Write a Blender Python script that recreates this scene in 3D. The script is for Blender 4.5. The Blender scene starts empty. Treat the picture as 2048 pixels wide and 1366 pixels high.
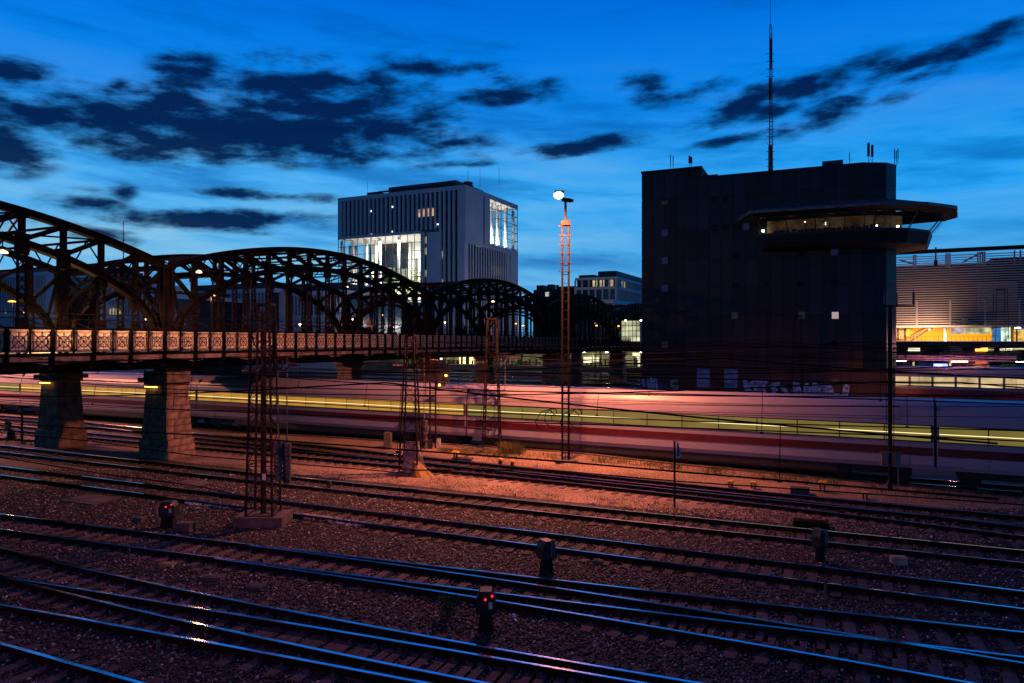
import bpy, math, random
import numpy as np
from mathutils import Vector, Matrix
R = random.Random(7)
NR = np.random.RandomState(11)
sc = bpy.context.scene
col = sc.collection
# ------------------------------------------------------------------ camera, sky, exposure
F = 1450.0; EYE = 6.5
TH = math.atan(700.0 / F)
CT, ST = math.cos(TH), math.sin(TH)
cam_d = bpy.data.cameras.new('camera')
cam_d.sensor_width = 36.0
cam_d.lens = F / 2048.0 * 36.0
cam_d.clip_start = 0.1; cam_d.clip_end = 6000
cam = bpy.data.objects.new('camera', cam_d)
cam.location = (0, 0, EYE); cam.rotation_euler = (math.pi / 2, 0, TH)
col.objects.link(cam); sc.camera = cam
sc.view_settings.view_transform = 'Standard'
sc.view_settings.look = 'None'
sc.view_settings.exposure = 0.0
sc.view_settings.gamma = 1.0
sc.cycles.use_denoising = True
sc.cycles.max_bounces = 5; sc.cycles.diffuse_bounces = 2; sc.cycles.glossy_bounces = 3
sc.cycles.transmission_bounces = 4; sc.cycles.transparent_max_bounces = 12
sc.cycles.caustics_reflective = False; sc.cycles.caustics_refractive = False
sc.cycles.sample_clamp_indirect = 4.0

def ray(px, py=683.0):
    r = (px - 1024.0) / F
    return (r * CT - ST, r * ST + CT, (683.0 - py) / F)
def at(px, py, d):
    v = ray(px, py); return Vector((v[0] * d, v[1] * d, EYE + v[2] * d))
def onz(px, py, z=0.0):
    v = ray(px, py); d = (z - EYE) / v[2]
    return Vector((v[0] * d, v[1] * d, z))
def onX(px, X):
    v = ray(px); d = X / v[0]; return d, v[1] * d
def onY(px, Y):
    v = ray(px); d = Y / v[1]; return d, v[0] * d
def zat(py, d): return EYE + (683.0 - py) / F * d

# world: dusk sky with long cloud banks
W = bpy.data.worlds.new('World'); sc.world = W; W.use_nodes = True
wt = W.node_tree; wt.nodes.clear()
def N(t, **k):
    n = wt.nodes.new(t)
    for a, b in k.items(): setattr(n, a, b)
    return n
def M_(op, a, b=None, c=None, clamp=False):
    n = N('ShaderNodeMath', operation=op); n.use_clamp = clamp
    for i, v in enumerate((a, b, c)):
        if v is None: continue
        if hasattr(v, 'links') or hasattr(v, 'is_linked'): wt.links.new(v, n.inputs[i])
        else: n.inputs[i].default_value = v
    return n.outputs[0]
def SS(v, a, b):
    n = N('ShaderNodeMapRange', interpolation_type='SMOOTHSTEP')
    wt.links.new(v, n.inputs[0]); n.inputs[1].default_value = a; n.inputs[2].default_value = b
    return n.outputs[0]
def MIX(f, a, b):
    n = N('ShaderNodeMix', data_type='RGBA')
    wt.links.new(f, n.inputs[0])
    for i, v in ((6, a), (7, b)):
        if hasattr(v, 'links'): wt.links.new(v, n.inputs[i])
        else: n.inputs[i].default_value = (*v, 1)
    return n.outputs[2]
tc = N('ShaderNodeTexCoord'); sep = N('ShaderNodeSeparateXYZ'); wt.links.new(tc.outputs['Generated'], sep.inputs[0])
sx, sy, sz = sep.outputs
az = M_('ARCTAN2', sx, sy)
el = M_('ARCSINE', sz)
comb = N('ShaderNodeCombineXYZ'); wt.links.new(az, comb.inputs[0]); wt.links.new(el, comb.inputs[1])
AE = comb.outputs[0]
def azel(px, py):
    v = Vector(ray(px, py)).normalized()
    return math.atan2(v.x, v.y), math.asin(v.z)
def mapping(v, loc, rot, scl):
    n = N('ShaderNodeMapping', vector_type='TEXTURE'); wt.links.new(v, n.inputs[0])
    n.inputs['Location'].default_value = loc; n.inputs['Rotation'].default_value = rot; n.inputs['Scale'].default_value = scl
    return n.outputs[0]
# wind-drawn distortion shared by all banks
n0 = N('ShaderNodeTexNoise'); n0.inputs['Scale'].default_value = 1.0; n0.inputs['Detail'].default_value = 5.5; n0.inputs['Roughness'].default_value = 0.58
wt.links.new(mapping(AE, (0, 0, 0), (0, 0, 0.06), (0.070, 0.024, 1)), n0.inputs['Vector'])
n1 = N('ShaderNodeTexNoise'); n1.inputs['Scale'].default_value = 1.0; n1.inputs['Detail'].default_value = 5.0; n1.inputs['Roughness'].default_value = 0.6
wt.links.new(mapping(AE, (3, 1, 0), (0, 0, -0.05), (0.34, 0.05, 1)), n1.inputs['Vector'])
banks = [  # px, py, rx, ry, tilt, weight
 (520,262,360,44,0,1.15),(300,275,210,38,0,1.0),(620,215,230,40,0,.9),(780,250,150,30,3,.95),(640,175,240,48,0,.8),(400,152,85,34,0,.9),(350,205,80,40,0,.9),
 (60,225,140,34,0,1.0),(15,285,95,44,0,1.05),(20,138,85,24,6,.85),(238,168,34,13,0,.7),(0,330,60,10,0,.8),
 (850,138,110,24,0,.62),(1010,183,120,24,0,.75),(960,135,60,16,0,.6),(905,285,40,10,6,.8),
 (180,402,85,20,4,.85),(245,388,34,17,8,.85),(150,450,60,7,0,.6),(440,440,200,17,3,1.0),(520,390,170,10,0,.72),(210,470,80,14,-8,.8),(530,468,40,5,0,.5),
 (1165,293,120,13,6,1.0),(900,330,90,8,5,.72),(880,285,45,10,8,.6),
 (1300,178,55,26,-12,.8),(1400,180,70,20,10,.65),(1480,215,110,24,14,.9),(1610,180,150,26,16,.85),(1890,105,190,20,8,.9),(1850,150,70,18,14,.75),
 (1650,232,100,22,14,.95),(1580,262,70,12,10,.7),(1470,280,80,10,6,.75),(1780,190,80,18,14,.6),(1720,130,70,20,18,.4),
 (700,60,200,18,5,.12),(-250,210,300,60,0,.9),(-200,420,260,20,0,.7),(2350,60,260,28,8,.8),(2500,300,260,20,4,.6),
]
acc = None
for (px, py, rx, ry, tilt, w) in banks:
    a0, e0 = azel(px, py); a1, e1 = azel(px + rx, py); a2, e2 = azel(px, py - ry)
    mp = mapping(AE, (a0, e0, 0), (0, 0, math.radians(tilt)), (abs(a1 - a0) * 1.75, abs(e2 - e0) * 2.1, 1))
    ln = N('ShaderNodeVectorMath', operation='LENGTH'); wt.links.new(mp, ln.inputs[0])
    v = M_('MULTIPLY', M_('SUBTRACT', 1.0, ln.outputs['Value'], clamp=True), w * 1.5)
    acc = v if acc is None else M_('MAXIMUM', acc, v)
# other clouds elsewhere in the sky (outside the frame)
n2 = N('ShaderNodeTexNoise'); n2.inputs['Scale'].default_value = 1.0; n2.inputs['Detail'].default_value = 4.0
wt.links.new(mapping(AE, (7, 2, 0), (0, 0, 0), (0.5, 0.12, 1)), n2.inputs['Vector'])
away = M_('MULTIPLY', SS(M_('ABSOLUTE', M_('ADD', az, TH)), 0.75, 1.15), SS(n2.outputs[0], 0.5, 0.7))
acc = M_('ADD', acc, M_('MULTIPLY', away, 0.6))
dens = M_('ADD', acc, M_('MULTIPLY', M_('MULTIPLY', M_('SUBTRACT', n0.outputs[0], 0.5), 3.0), SS(acc, 0.0, 0.6)))
cl = SS(dens, 0.16, 1.18)
# clear sky colour by height, a little paler toward the afterglow on the left
ramp = N('ShaderNodeValToRGB'); cr = ramp.color_ramp; cr.interpolation = 'EASE'
stops = [(0.0, (0.030, 0.180, 0.460)), (0.07, (0.050, 0.350, 0.760)), (0.16, (0.012, 0.350, 0.900)), (0.27, (0.001, 0.225, 0.820)), (0.38, (0.0, 0.145, 0.72)), (0.52, (0.0, 0.070, 0.42)), (0.68, (0.0, 0.03, 0.2)), (1.0, (0.0, 0.018, 0.12))]
while len(cr.elements) < len(stops): cr.elements.new(0.5)
for e, (p, c) in zip(cr.elements, stops): e.position = p; e.color = (*c, 1)
wt.links.new(M_('DIVIDE', el, 1.2), ramp.inputs[0])
glow = M_('MULTIPLY', SS(M_('MULTIPLY', az, -1.0), -0.25, 0.95), M_('SUBTRACT', 1.0, SS(el, 0.02, 0.36)))
veil = M_('MULTIPLY', SS(n1.outputs[0], 0.42, 0.74), M_('SUBTRACT', 1.0, SS(el, 0.10, 0.42)))
c1 = MIX(M_('MULTIPLY', glow, 0.9), ramp.outputs[0], (0.12, 0.48, 0.85))
c2 = MIX(M_('MULTIPLY', veil, M_('ADD', 0.30, M_('MULTIPLY', glow, 0.9))), c1, (0.27, 0.57, 0.80))
c2b = MIX(M_('MULTIPLY', SS(n1.outputs[0], 0.52, 0.3), 0.62), c2, (0.0, 0.10, 0.42))
c3 = MIX(M_('MULTIPLY', cl, 0.97), c2b, (0.0004, 0.010, 0.066))
backside = SS(M_('ABSOLUTE', M_('ADD', az, TH)), 1.0, 2.2)
c3 = MIX(M_('MULTIPLY', backside, 0.6), c3, (0.0, 0.012, 0.07))
c4 = MIX(SS(sz, 0.0, -0.01), c3, (0.004, 0.006, 0.012))
bg = N('ShaderNodeBackground'); wt.links.new(c4, bg.inputs[0]); bg.inputs[1].default_value = 1.0
wo = N('ShaderNodeOutputWorld'); wt.links.new(bg.outputs[0], wo.inputs[0])
W.cycles.sampling_method = 'MANUAL'; W.cycles.sample_map_resolution = 512

# ------------------------------------------------------------------ helpers
def link(o, parent=None):
    col.objects.link(o)
    if parent is not None: o.parent = parent
    return o
def wloc(o):
    v = Vector((0, 0, 0))
    while o is not None: v += o.location; o = o.parent
    return v
def tag(o, label=None, cat=None, group=None, kind=None):
    if label: o['label'] = label
    if cat: o['category'] = cat
    if group: o['group'] = group
    if kind: o['kind'] = kind
    return o
def thing(name, label, cat, loc=(0, 0, 0), rz=0.0, group=None):
    o = bpy.data.objects.new(name, None); o.empty_display_size = 0.3
    o.location = loc; o.rotation_euler = (0, 0, rz); link(o)
    return tag(o, label, cat, group)
class MB:
    def __init__(s): s.v = []; s.f = []
    def add(s, vs, fs):
        b = len(s.v); s.v += [tuple(v) for v in vs]; s.f += [tuple(b + i for i in f) for f in fs]; return s
    def box(s, c, size, rz=0.0, ax=None):
        hx, hy, hz = size[0] / 2, size[1] / 2, size[2] / 2
        if ax is None: ax = (Vector((math.cos(rz), math.sin(rz), 0)), Vector((-math.sin(rz), math.cos(rz), 0)), Vector((0, 0, 1)))
        c = Vector(c); vs = []
        for k in (-1, 1):
            for i, j in ((-1, -1), (1, -1), (1, 1), (-1, 1)):
                vs.append(c + ax[0] * hx * i + ax[1] * hy * j + ax[2] * hz * k)
        return s.add(vs, [(3, 2, 1, 0), (4, 5, 6, 7), (0, 1, 5, 4), (1, 2, 6, 5), (2, 3, 7, 6), (3, 0, 4, 7)])
    def bb(s, x0, x1, y0, y1, z0, z1):
        return s.box(((x0 + x1) / 2, (y0 + y1) / 2, (z0 + z1) / 2), (abs(x1 - x0), abs(y1 - y0), abs(z1 - z0)))
    def beam(s, p, q, w, h, side=None):
        p = Vector(p); q = Vector(q); d = q - p; L = d.length
        if L < 1e-6: return s
        d = d / L; sd = Vector(side) if side is not None else (Vector((0, 0, 1)) if abs(d.z) < 0.95 else Vector((1, 0, 0)))
        a = d.cross(sd)
        if a.length < 1e-5: a = d.cross(Vector((0, 1, 0)))
        a.normalize(); b = a.cross(d).normalized()
        return s.box((p + q) / 2, (L, w, h), ax=(d, a, b))
    def tube(s, pts, r, n=8, r2=None, cap=True):
        pts = [Vector(p) for p in pts]; m = len(pts); rings = []
        for i, p in enumerate(pts):
            d = (pts[min(i + 1, m - 1)] - pts[max(i - 1, 0)])
            d = d.normalized() if d.length > 1e-9 else Vector((0, 0, 1))
            up = Vector((0, 0, 1)) if abs(d.z) < 0.9 else Vector((1, 0, 0))
            a = d.cross(up).normalized(); b = a.cross(d)
            rr = r + ((r2 if r2 is not None else r) - r) * i / max(1, m - 1)
            rings.append([p + a * rr * math.cos(2 * math.pi * k / n) + b * rr * math.sin(2 * math.pi * k / n) for k in range(n)])
        vs = [v for g in rings for v in g]; fs = []
        for i in range(m - 1):
            for k in range(n):
                fs.append((i * n + k, i * n + (k + 1) % n, (i + 1) * n + (k + 1) % n, (i + 1) * n + k))
        if cap: fs += [tuple(range(n))[::-1], tuple(range((m - 1) * n, m * n))]
        return s.add(vs, fs)
    def prism(s, poly, z0, z1):
        n = len(poly); vs = [(p[0], p[1], z0) for p in poly] + [(p[0], p[1], z1) for p in poly]
        fs = [tuple(range(n))[::-1], tuple(range(n, 2 * n))] + [(i, (i + 1) % n, n + (i + 1) % n, n + i) for i in range(n)]
        return s.add(vs, fs)
    def loft(s, rings, cap=True, closed=True):
        n = len(rings[0]); vs = [v for g in rings for v in g]; fs = []
        for i in range(len(rings) - 1):
            for k in range(n if closed else n - 1):
                fs.append((i * n + k, i * n + (k + 1) % n, (i + 1) * n + (k + 1) % n, (i + 1) * n + k))
        if cap: fs += [tuple(range(n))[::-1], tuple(range((len(rings) - 1) * n, len(rings) * n))]
        return s.add(vs, fs)
    def lathe(s, c, prof, n=14):
        rings = [[(c[0] + r * math.cos(2 * math.pi * k / n), c[1] + r * math.sin(2 * math.pi * k / n), c[2] + z) for k in range(n)] for r, z in prof]
        return s.loft(rings)
    def mesh(s, name, off=Vector((0, 0, 0)), smooth=False):
        me = bpy.data.meshes.new(name)
        me.from_pydata([(v[0] - off[0], v[1] - off[1], v[2] - off[2]) for v in s.v], [], s.f)
        if smooth: me.polygons.foreach_set('use_smooth', [True] * len(me.polygons))
        me.update(); return me
    def build(s, name, mt, parent=None, smooth=False, origin=None, **t):
        off = wloc(parent) if parent is not None else Vector((0, 0, 0))
        loc = Vector((0, 0, 0))
        if origin is not None: loc = Vector(origin) - off; off = Vector(origin)
        o = bpy.data.objects.new(name, s.mesh(name, off, smooth)); o.location = loc
        o.data.materials.append(mt); link(o, parent)
        if t: tag(o, **t)
        return o
def inst(name, me, loc, rz=0.0, parent=None, rot=None):
    o = bpy.data.objects.new(name, me); o.location = loc
    o.rotation_euler = rot if rot else (0, 0, rz); return link(o, parent)
def copy_tree(o, parent=None):
    c = o.copy(); col.objects.link(c); c.parent = parent
    for ch in list(o.children): copy_tree(ch, c)
    return c
# ------------------------------------------------------------------ materials
def mat(name, color, rough=0.7, metal=0.0, var=0.25, scale=3.0, bump=0.0, bscale=20.0, spec=0.5, emit=None, estr=0.0, color2=None, stretch=None, objrand=0.0, coat=0.0):
    m = bpy.data.materials.new(name); m.use_nodes = True; nt = m.node_tree; b = nt.nodes['Principled BSDF']
    b.inputs['Roughness'].default_value = rough; b.inputs['Metallic'].default_value = metal
    b.inputs['Specular IOR Level'].default_value = spec
    if coat: b.inputs['Coat Weight'].default_value = coat
    tcx = nt.nodes.new('ShaderNodeTexCoord'); vec = tcx.outputs['Object']
    if stretch:
        mp = nt.nodes.new('ShaderNodeMapping'); mp.inputs['Scale'].default_value = stretch; nt.links.new(vec, mp.inputs[0]); vec = mp.outputs[0]
    no = nt.nodes.new('ShaderNodeTexNoise'); no.inputs['Scale'].default_value = scale; no.inputs['Detail'].default_value = 6; no.inputs['Roughness'].default_value = 0.62
    nt.links.new(vec, no.inputs['Vector'])
    mx = nt.nodes.new('ShaderNodeMix'); mx.data_type = 'RGBA'
    c2 = color2 if color2 else tuple(max(0, c * (1 - 2.0 * var)) for c in color)
    c1 = color if color2 else tuple(min(1, c * (1 + var)) for c in color)
    mr = nt.nodes.new('ShaderNodeMapRange'); mr.inputs[1].default_value = 0.35; mr.inputs[2].default_value = 0.65
    nt.links.new(no.outputs[0], mr.inputs[0]); nt.links.new(mr.outputs[0], mx.inputs[0])
    mx.inputs[6].default_value = (*c2, 1); mx.inputs[7].default_value = (*c1, 1)
    out = mx.outputs[2]
    if objrand:
        oi = nt.nodes.new('ShaderNodeObjectInfo'); hs = nt.nodes.new('ShaderNodeHueSaturation')
        mr2 = nt.nodes.new('ShaderNodeMapRange'); mr2.inputs[3].default_value = 1 - objrand; mr2.inputs[4].default_value = 1 + objrand
        nt.links.new(oi.outputs['Random'], mr2.inputs[0]); nt.links.new(mr2.outputs[0], hs.inputs['Value']); nt.links.new(out, hs.inputs['Color']); out = hs.outputs[0]
    nt.links.new(out, b.inputs['Base Color'])
    if bump:
        bn = nt.nodes.new('ShaderNodeTexNoise'); bn.inputs['Scale'].default_value = bscale; bn.inputs['Detail'].default_value = 4
        nt.links.new(vec, bn.inputs['Vector']); bp = nt.nodes.new('ShaderNodeBump'); bp.inputs['Strength'].default_value = bump; bp.inputs['Distance'].default_value = 0.03
        nt.links.new(bn.outputs[0], bp.inputs['Height']); nt.links.new(bp.outputs[0], b.inputs['Normal'])
    if emit:
        b.inputs['Emission Color'].default_value = (*emit, 1); b.inputs['Emission Strength'].default_value = estr
    return m
def glass(name, tint=(0.02, 0.03, 0.05), clear=0.75, rough=0.03):
    m = bpy.data.materials.new(name); m.use_nodes = True; nt = m.node_tree; nt.nodes.clear()
    o = nt.nodes.new('ShaderNodeOutputMaterial'); g = nt.nodes.new('ShaderNodeBsdfPrincipled')
    g.inputs['Base Color'].default_value = (*tint, 1); g.inputs['Roughness'].default_value = rough
    no = nt.nodes.new('ShaderNodeTexNoise'); no.inputs['Scale'].default_value = 0.4
    bp = nt.nodes.new('ShaderNodeBump'); bp.inputs['Strength'].default_value = 0.05
    nt.links.new(no.outputs[0], bp.inputs['Height']); nt.links.new(bp.outputs[0], g.inputs['Normal'])
    t = nt.nodes.new('ShaderNodeBsdfTransparent'); mx = nt.nodes.new('ShaderNodeMixShader'); mx.inputs[0].default_value = clear
    nt.links.new(g.outputs[0], mx.inputs[1]); nt.links.new(t.outputs[0], mx.inputs[2]); nt.links.new(mx.outputs[0], o.inputs[0])
    return m
def emis(name, c, s): return mat(name, (0.02, 0.02, 0.02), emit=c, estr=s, var=0)
def lit(name, c, s, scale=1.5):   # uneven lit room seen through a window
    m = emis(name, c, s); nt = m.node_tree; b = nt.nodes['Principled BSDF']
    no = nt.nodes.new('ShaderNodeTexNoise'); no.inputs['Scale'].default_value = scale; no.inputs['Detail'].default_value = 3
    tcx = nt.nodes.new('ShaderNodeTexCoord'); nt.links.new(tcx.outputs['Object'], no.inputs['Vector'])
    mr = nt.nodes.new('ShaderNodeMapRange'); mr.inputs[1].default_value = .3; mr.inputs[2].default_value = .7; mr.inputs[3].default_value = s * .25; mr.inputs[4].default_value = s * 1.4
    nt.links.new(no.outputs[0], mr.inputs[0]); nt.links.new(mr.outputs[0], b.inputs['Emission Strength']); return m
m_steel = mat('rusty_bridge_paint', (0.0075, 0.0045, 0.005), 0.75, spec=.08, var=.35, scale=2.5, bump=.3, bscale=30)
m_cream = mat('weathered_cream_board', (0.80, 0.66, 0.50), 0.8, var=.18, scale=1.3, bump=.2)
m_stone = mat('granite_block', (0.20, 0.14, 0.095), 0.9, var=.35, scale=2.2, bump=.8, bscale=9, objrand=.22)
m_core = mat('dark_mortar', (0.05, 0.042, 0.036), 0.95)
m_conc = mat('grey_concrete', (0.095, 0.08, 0.075), 0.9, var=.25, scale=4, bump=.5)
m_asph = mat('asphalt', (0.05, 0.05, 0.05), 0.9)
m_wire = mat('dark_wire', (0.010, 0.009, 0.010), 0.9, spec=.05)
m_iron = mat('black_ironwork', (0.004, 0.0035, 0.0035), 0.9, spec=.03)
m_black = mat('black_metal', (0.012, 0.012, 0.013), 0.5)
m_mast = mat('mast_steel', (0.015, 0.010, 0.0095), 0.7, spec=.15, var=.35, scale=5, bump=.2)
m_lmast = mat('painted_lamp_mast', (0.009, 0.006, 0.005), 0.8, spec=.15)
m_galv = mat('galvanised_steel', (0.22, 0.20, 0.18), 0.45, metal=.4, var=.2)
m_rail = mat('polished_rail_head', (0.93, 0.91, 0.92), 0.12, metal=1.0, var=.08, scale=2, stretch=(1, 1, 1))
m_web = mat('rusty_rail_web', (0.020, 0.011, 0.008), 0.95, spec=.05, var=.3, scale=6)
m_slc = mat('concrete_sleeper', (0.085, 0.052, 0.050), 0.85, var=.22, scale=5, bump=.4, objrand=.3)
m_slw = mat('tarred_wood_sleeper', (0.04, 0.024, 0.019), 0.8, var=.35, scale=3, bump=.6, stretch=(8, 1, 1), bscale=12, objrand=.35)
m_yellow = mat('yellow_cap', (0.75, 0.45, 0.02), 0.5)
m_white = mat('white_enamel', (0.5, 0.5, 0.52), 0.4, var=.05)
m_insul = mat('brown_porcelain', (0.10, 0.04, 0.025), 0.2)
m_glass = glass('window_glass'); m_dglass = glass('dark_glass', clear=0.08, rough=.08)
# ------------------------------------------------------------------ lamps on yard masts (real floodlights)
def spot(name, loc, aim, power, color, size=120, blend=.6, radius=.25, parent=None):
    l = bpy.data.lights.new(name, 'SPOT'); l.energy = power; l.color = color; l.spot_size = math.radians(size); l.spot_blend = blend; l.shadow_soft_size = radius
    o = bpy.data.objects.new(name, l); o.location = loc
    o.rotation_euler = (Vector(aim) - Vector(loc)).to_track_quat('-Z', 'Y').to_euler(); link(o); return o
def pt(name, loc, power, color, radius=.12):
    l = bpy.data.lights.new(name, 'POINT'); l.energy = power; l.color = color; l.shadow_soft_size = radius
    o = bpy.data.objects.new(name, l); o.location = loc; link(o); return o
SOD = (1.0, 0.27, 0.11); PNK = (1.0, 0.20, 0.20)
LAMP_A = at(1117, 391, 37.7)
LAMP_C = Vector((-26, -16, 15)); LAMP_B = Vector((-28, 13, 7.2)); LAMP_E = Vector((-76, 31.5, 15))
spot('floodlight_beam', LAMP_A + Vector((0, -.2, -.35)), (-18, 35.5, 0), 30000, SOD, 160, .9, .3)
spot('floodlight_beam', LAMP_C, (-15, 38, 1.8), 30000, PNK, 24, 1.0, .25)
spot('floodlight_beam', LAMP_C, (-1, 23, 0), 6000, (1, .18, .16), 74, 1.0, .25)
spot('floodlight_beam', LAMP_B, (-35, 26, 9.0), 34000, (1, .43, .20), 42, 1.0, .06)
spot('floodlight_beam', LAMP_E, (-62, 38, 1), 42000, (1, .32, .16), 140, .8, .3)

# ------------------------------------------------------------------ ground
def ballast_mat(name, base, light, sc_=14.0, bumpd=.05, warm=0.0):
    m = bpy.data.materials.new(name); m.use_nodes = True; nt = m.node_tree; b = nt.nodes['Principled BSDF']; L = nt.links.new
    b.inputs['Roughness'].default_value = .75
    t = nt.nodes.new('ShaderNodeTexCoord')
    v = nt.nodes.new('ShaderNodeTexVoronoi'); v.inputs['Scale'].default_value = sc_; L(t.outputs['Object'], v.inputs['Vector'])
    no = nt.nodes.new('ShaderNodeTexNoise'); no.inputs['Scale'].default_value = .35; no.inputs['Detail'].default_value = 6; L(t.outputs['Object'], no.inputs['Vector'])
    sp = nt.nodes.new('ShaderNodeSeparateColor'); L(v.outputs['Color'], sp.inputs[0])
    pw = nt.nodes.new('ShaderNodeMath'); pw.operation = 'POWER'; L(sp.outputs[0], pw.inputs[0]); pw.inputs[1].default_value = 3.0
    mx = nt.nodes.new('ShaderNodeMix'); mx.data_type = 'RGBA'; L(pw.outputs[0], mx.inputs[0])
    mx.inputs[6].default_value = (*base, 1); mx.inputs[7].default_value = (*light, 1)
    hs = nt.nodes.new('ShaderNodeHueSaturation'); mr = nt.nodes.new('ShaderNodeMapRange'); mr.inputs[1].default_value = .3; mr.inputs[2].default_value = .7
    mr.inputs[3].default_value = .55; mr.inputs[4].default_value = 1.35; L(no.outputs[0], mr.inputs[0]); L(mr.outputs[0], hs.inputs['Value']); L(mx.outputs[2], hs.inputs['Color'])
    L(hs.outputs[0], b.inputs['Base Color'])
    bp = nt.nodes.new('ShaderNodeBump'); bp.inputs['Strength'].default_value = 1.0; bp.inputs['Distance'].default_value = bumpd; bp.invert = True
    L(v.outputs['Distance'], bp.inputs['Height']); L(bp.outputs[0], b.inputs['Normal']); return m
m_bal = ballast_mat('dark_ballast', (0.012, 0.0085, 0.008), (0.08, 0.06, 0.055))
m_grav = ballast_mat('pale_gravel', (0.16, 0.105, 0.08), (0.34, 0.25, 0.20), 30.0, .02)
g = MB(); g.add([(-1500, -200, -.2), (1500, -200, -.2), (1500, 2500, -.2), (-1500, 2500, -.2)], [(0, 1, 2, 3)])
g.build('ground', m_bal, kind='structure')
def sheet(name, pts, z, mt, kind='structure'):
    ps = [onz(x, y, z) for x, y in pts]
    m = MB(); m.add(ps, [tuple(range(len(ps)))]); return m.build(name, mt, kind=kind)
top1 = [(380, 862), (500, 868), (640, 874), (780, 884), (960, 893), (1160, 908), (1350, 930), (1540, 948), (1800, 972), (2048, 992), (2300, 1018)]
bot1 = [(2300, 1052), (2048, 1028), (1540, 983), (1160, 943), (780, 904), (497, 872), (384, 864)]
ZTP = [(380, -.19), (500, -.19), (640, 0), (780, .10), (960, .20), (1160, .25), (1350, .15), (1540, 0), (1800, -.12), (2048, -.19)]
def ip(tab, x): t = sorted(tab); return float(np.interp(x, [a for a, b in t], [b for a, b in t]))
def gz(px, py, z=-.2):
    yt, yb = ip(top1, px), ip(bot1, px)
    if px < 380 or py > yb or py < yt - 8: return onz(px, py, z)
    f = min(1, (yb - py) / max(1e-6, yb - yt)); return onz(px, py, -.19 + (ip(ZTP, px) + .19) * f ** .7)
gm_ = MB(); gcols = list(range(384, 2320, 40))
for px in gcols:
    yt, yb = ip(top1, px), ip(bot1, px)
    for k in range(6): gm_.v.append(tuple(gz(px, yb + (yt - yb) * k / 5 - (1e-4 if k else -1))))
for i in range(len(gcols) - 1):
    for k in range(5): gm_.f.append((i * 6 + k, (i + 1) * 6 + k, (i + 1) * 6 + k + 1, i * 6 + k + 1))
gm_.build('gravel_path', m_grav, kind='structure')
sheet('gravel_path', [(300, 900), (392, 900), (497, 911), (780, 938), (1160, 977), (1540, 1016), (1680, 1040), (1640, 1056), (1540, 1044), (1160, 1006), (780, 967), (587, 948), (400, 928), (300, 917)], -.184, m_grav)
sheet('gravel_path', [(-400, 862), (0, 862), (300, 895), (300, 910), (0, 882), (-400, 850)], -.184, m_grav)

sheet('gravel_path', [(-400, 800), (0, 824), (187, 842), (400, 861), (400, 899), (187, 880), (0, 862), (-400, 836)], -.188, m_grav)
# ------------------------------------------------------------------ railway tracks
def poly_curve(pts, deg=2, z=0.0):
    w = [onz(x, y, z) for x, y in pts]
    X = np.array([p.x for p in w]); Y = np.array([p.y for p in w])
    c = np.polyfit(X, Y, min(deg, len(pts) - 1)); return c, X.min(), X.max()
RAILPROF = [(-.032, 0), (.032, 0), (.039, -.01), (.039, -.035), (.009, -.05), (.009, -.13), (.065, -.145), (.065, -.16), (-.065, -.16), (-.065, -.145), (-.009, -.13), (-.009, -.05), (-.039, -.035), (-.039, -.01)]
def rail_mesh(name, line, parent):
    n = len(line); P = len(RAILPROF); vs = []; fs = []
    for i, p in enumerate(line):
        d = (line[min(i + 1, n - 1)] - line[max(i - 1, 0)]).normalized(); nn = Vector((-d.y, d.x, 0))
        for a, b in RAILPROF: vs.append((p.x + nn.x * a, p.y + nn.y * a, p.z + b))
    for i in range(n - 1):
        for k in range(P): fs.append((i * P + k, i * P + (k + 1) % P, (i + 1) * P + (k + 1) % P, (i + 1) * P + k))
    me = bpy.data.meshes.new(name); me.from_pydata(vs, [], fs); me.materials.append(m_web); me.materials.append(m_rail)
    for i, f in enumerate(me.polygons): f.material_index = 1 if i % P in (0, 1, P - 1) else 0
    o = bpy.data.objects.new(name, me); return link(o, parent)
def sleeper_mesh(kind):
    m = MB(); z = -.155; L2, w = (1.3, .13) if kind == 'c' else (1.3, .125)
    if kind == 'c':
        prof = [(-w - .02, -.1), (-w, 0), (w, 0), (w + .02, -.1)]
        m.loft([[(x, y, z + h) for x, h in prof] for y in (-L2, -.75, 0, .75, L2)], closed=True)
    else: m.box((0, 0, z - .06), (w * 2, L2 * 2, .12))
    for y in (-.75, .75):
        m.box((0, y, z + .006), (.17, .34, .02)); m.box((0, y - .11, z + .03), (.07, .05, .05)); m.box((0, y + .11, z + .03), (.07, .05, .05))
    me = m.mesh('sleeper'); me.materials.append(m_slc if kind == 'c' else m_slw); return me
SLM = {'c': sleeper_mesh('c'), 'w': sleeper_mesh('w')}
TRACKS = {}
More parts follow.
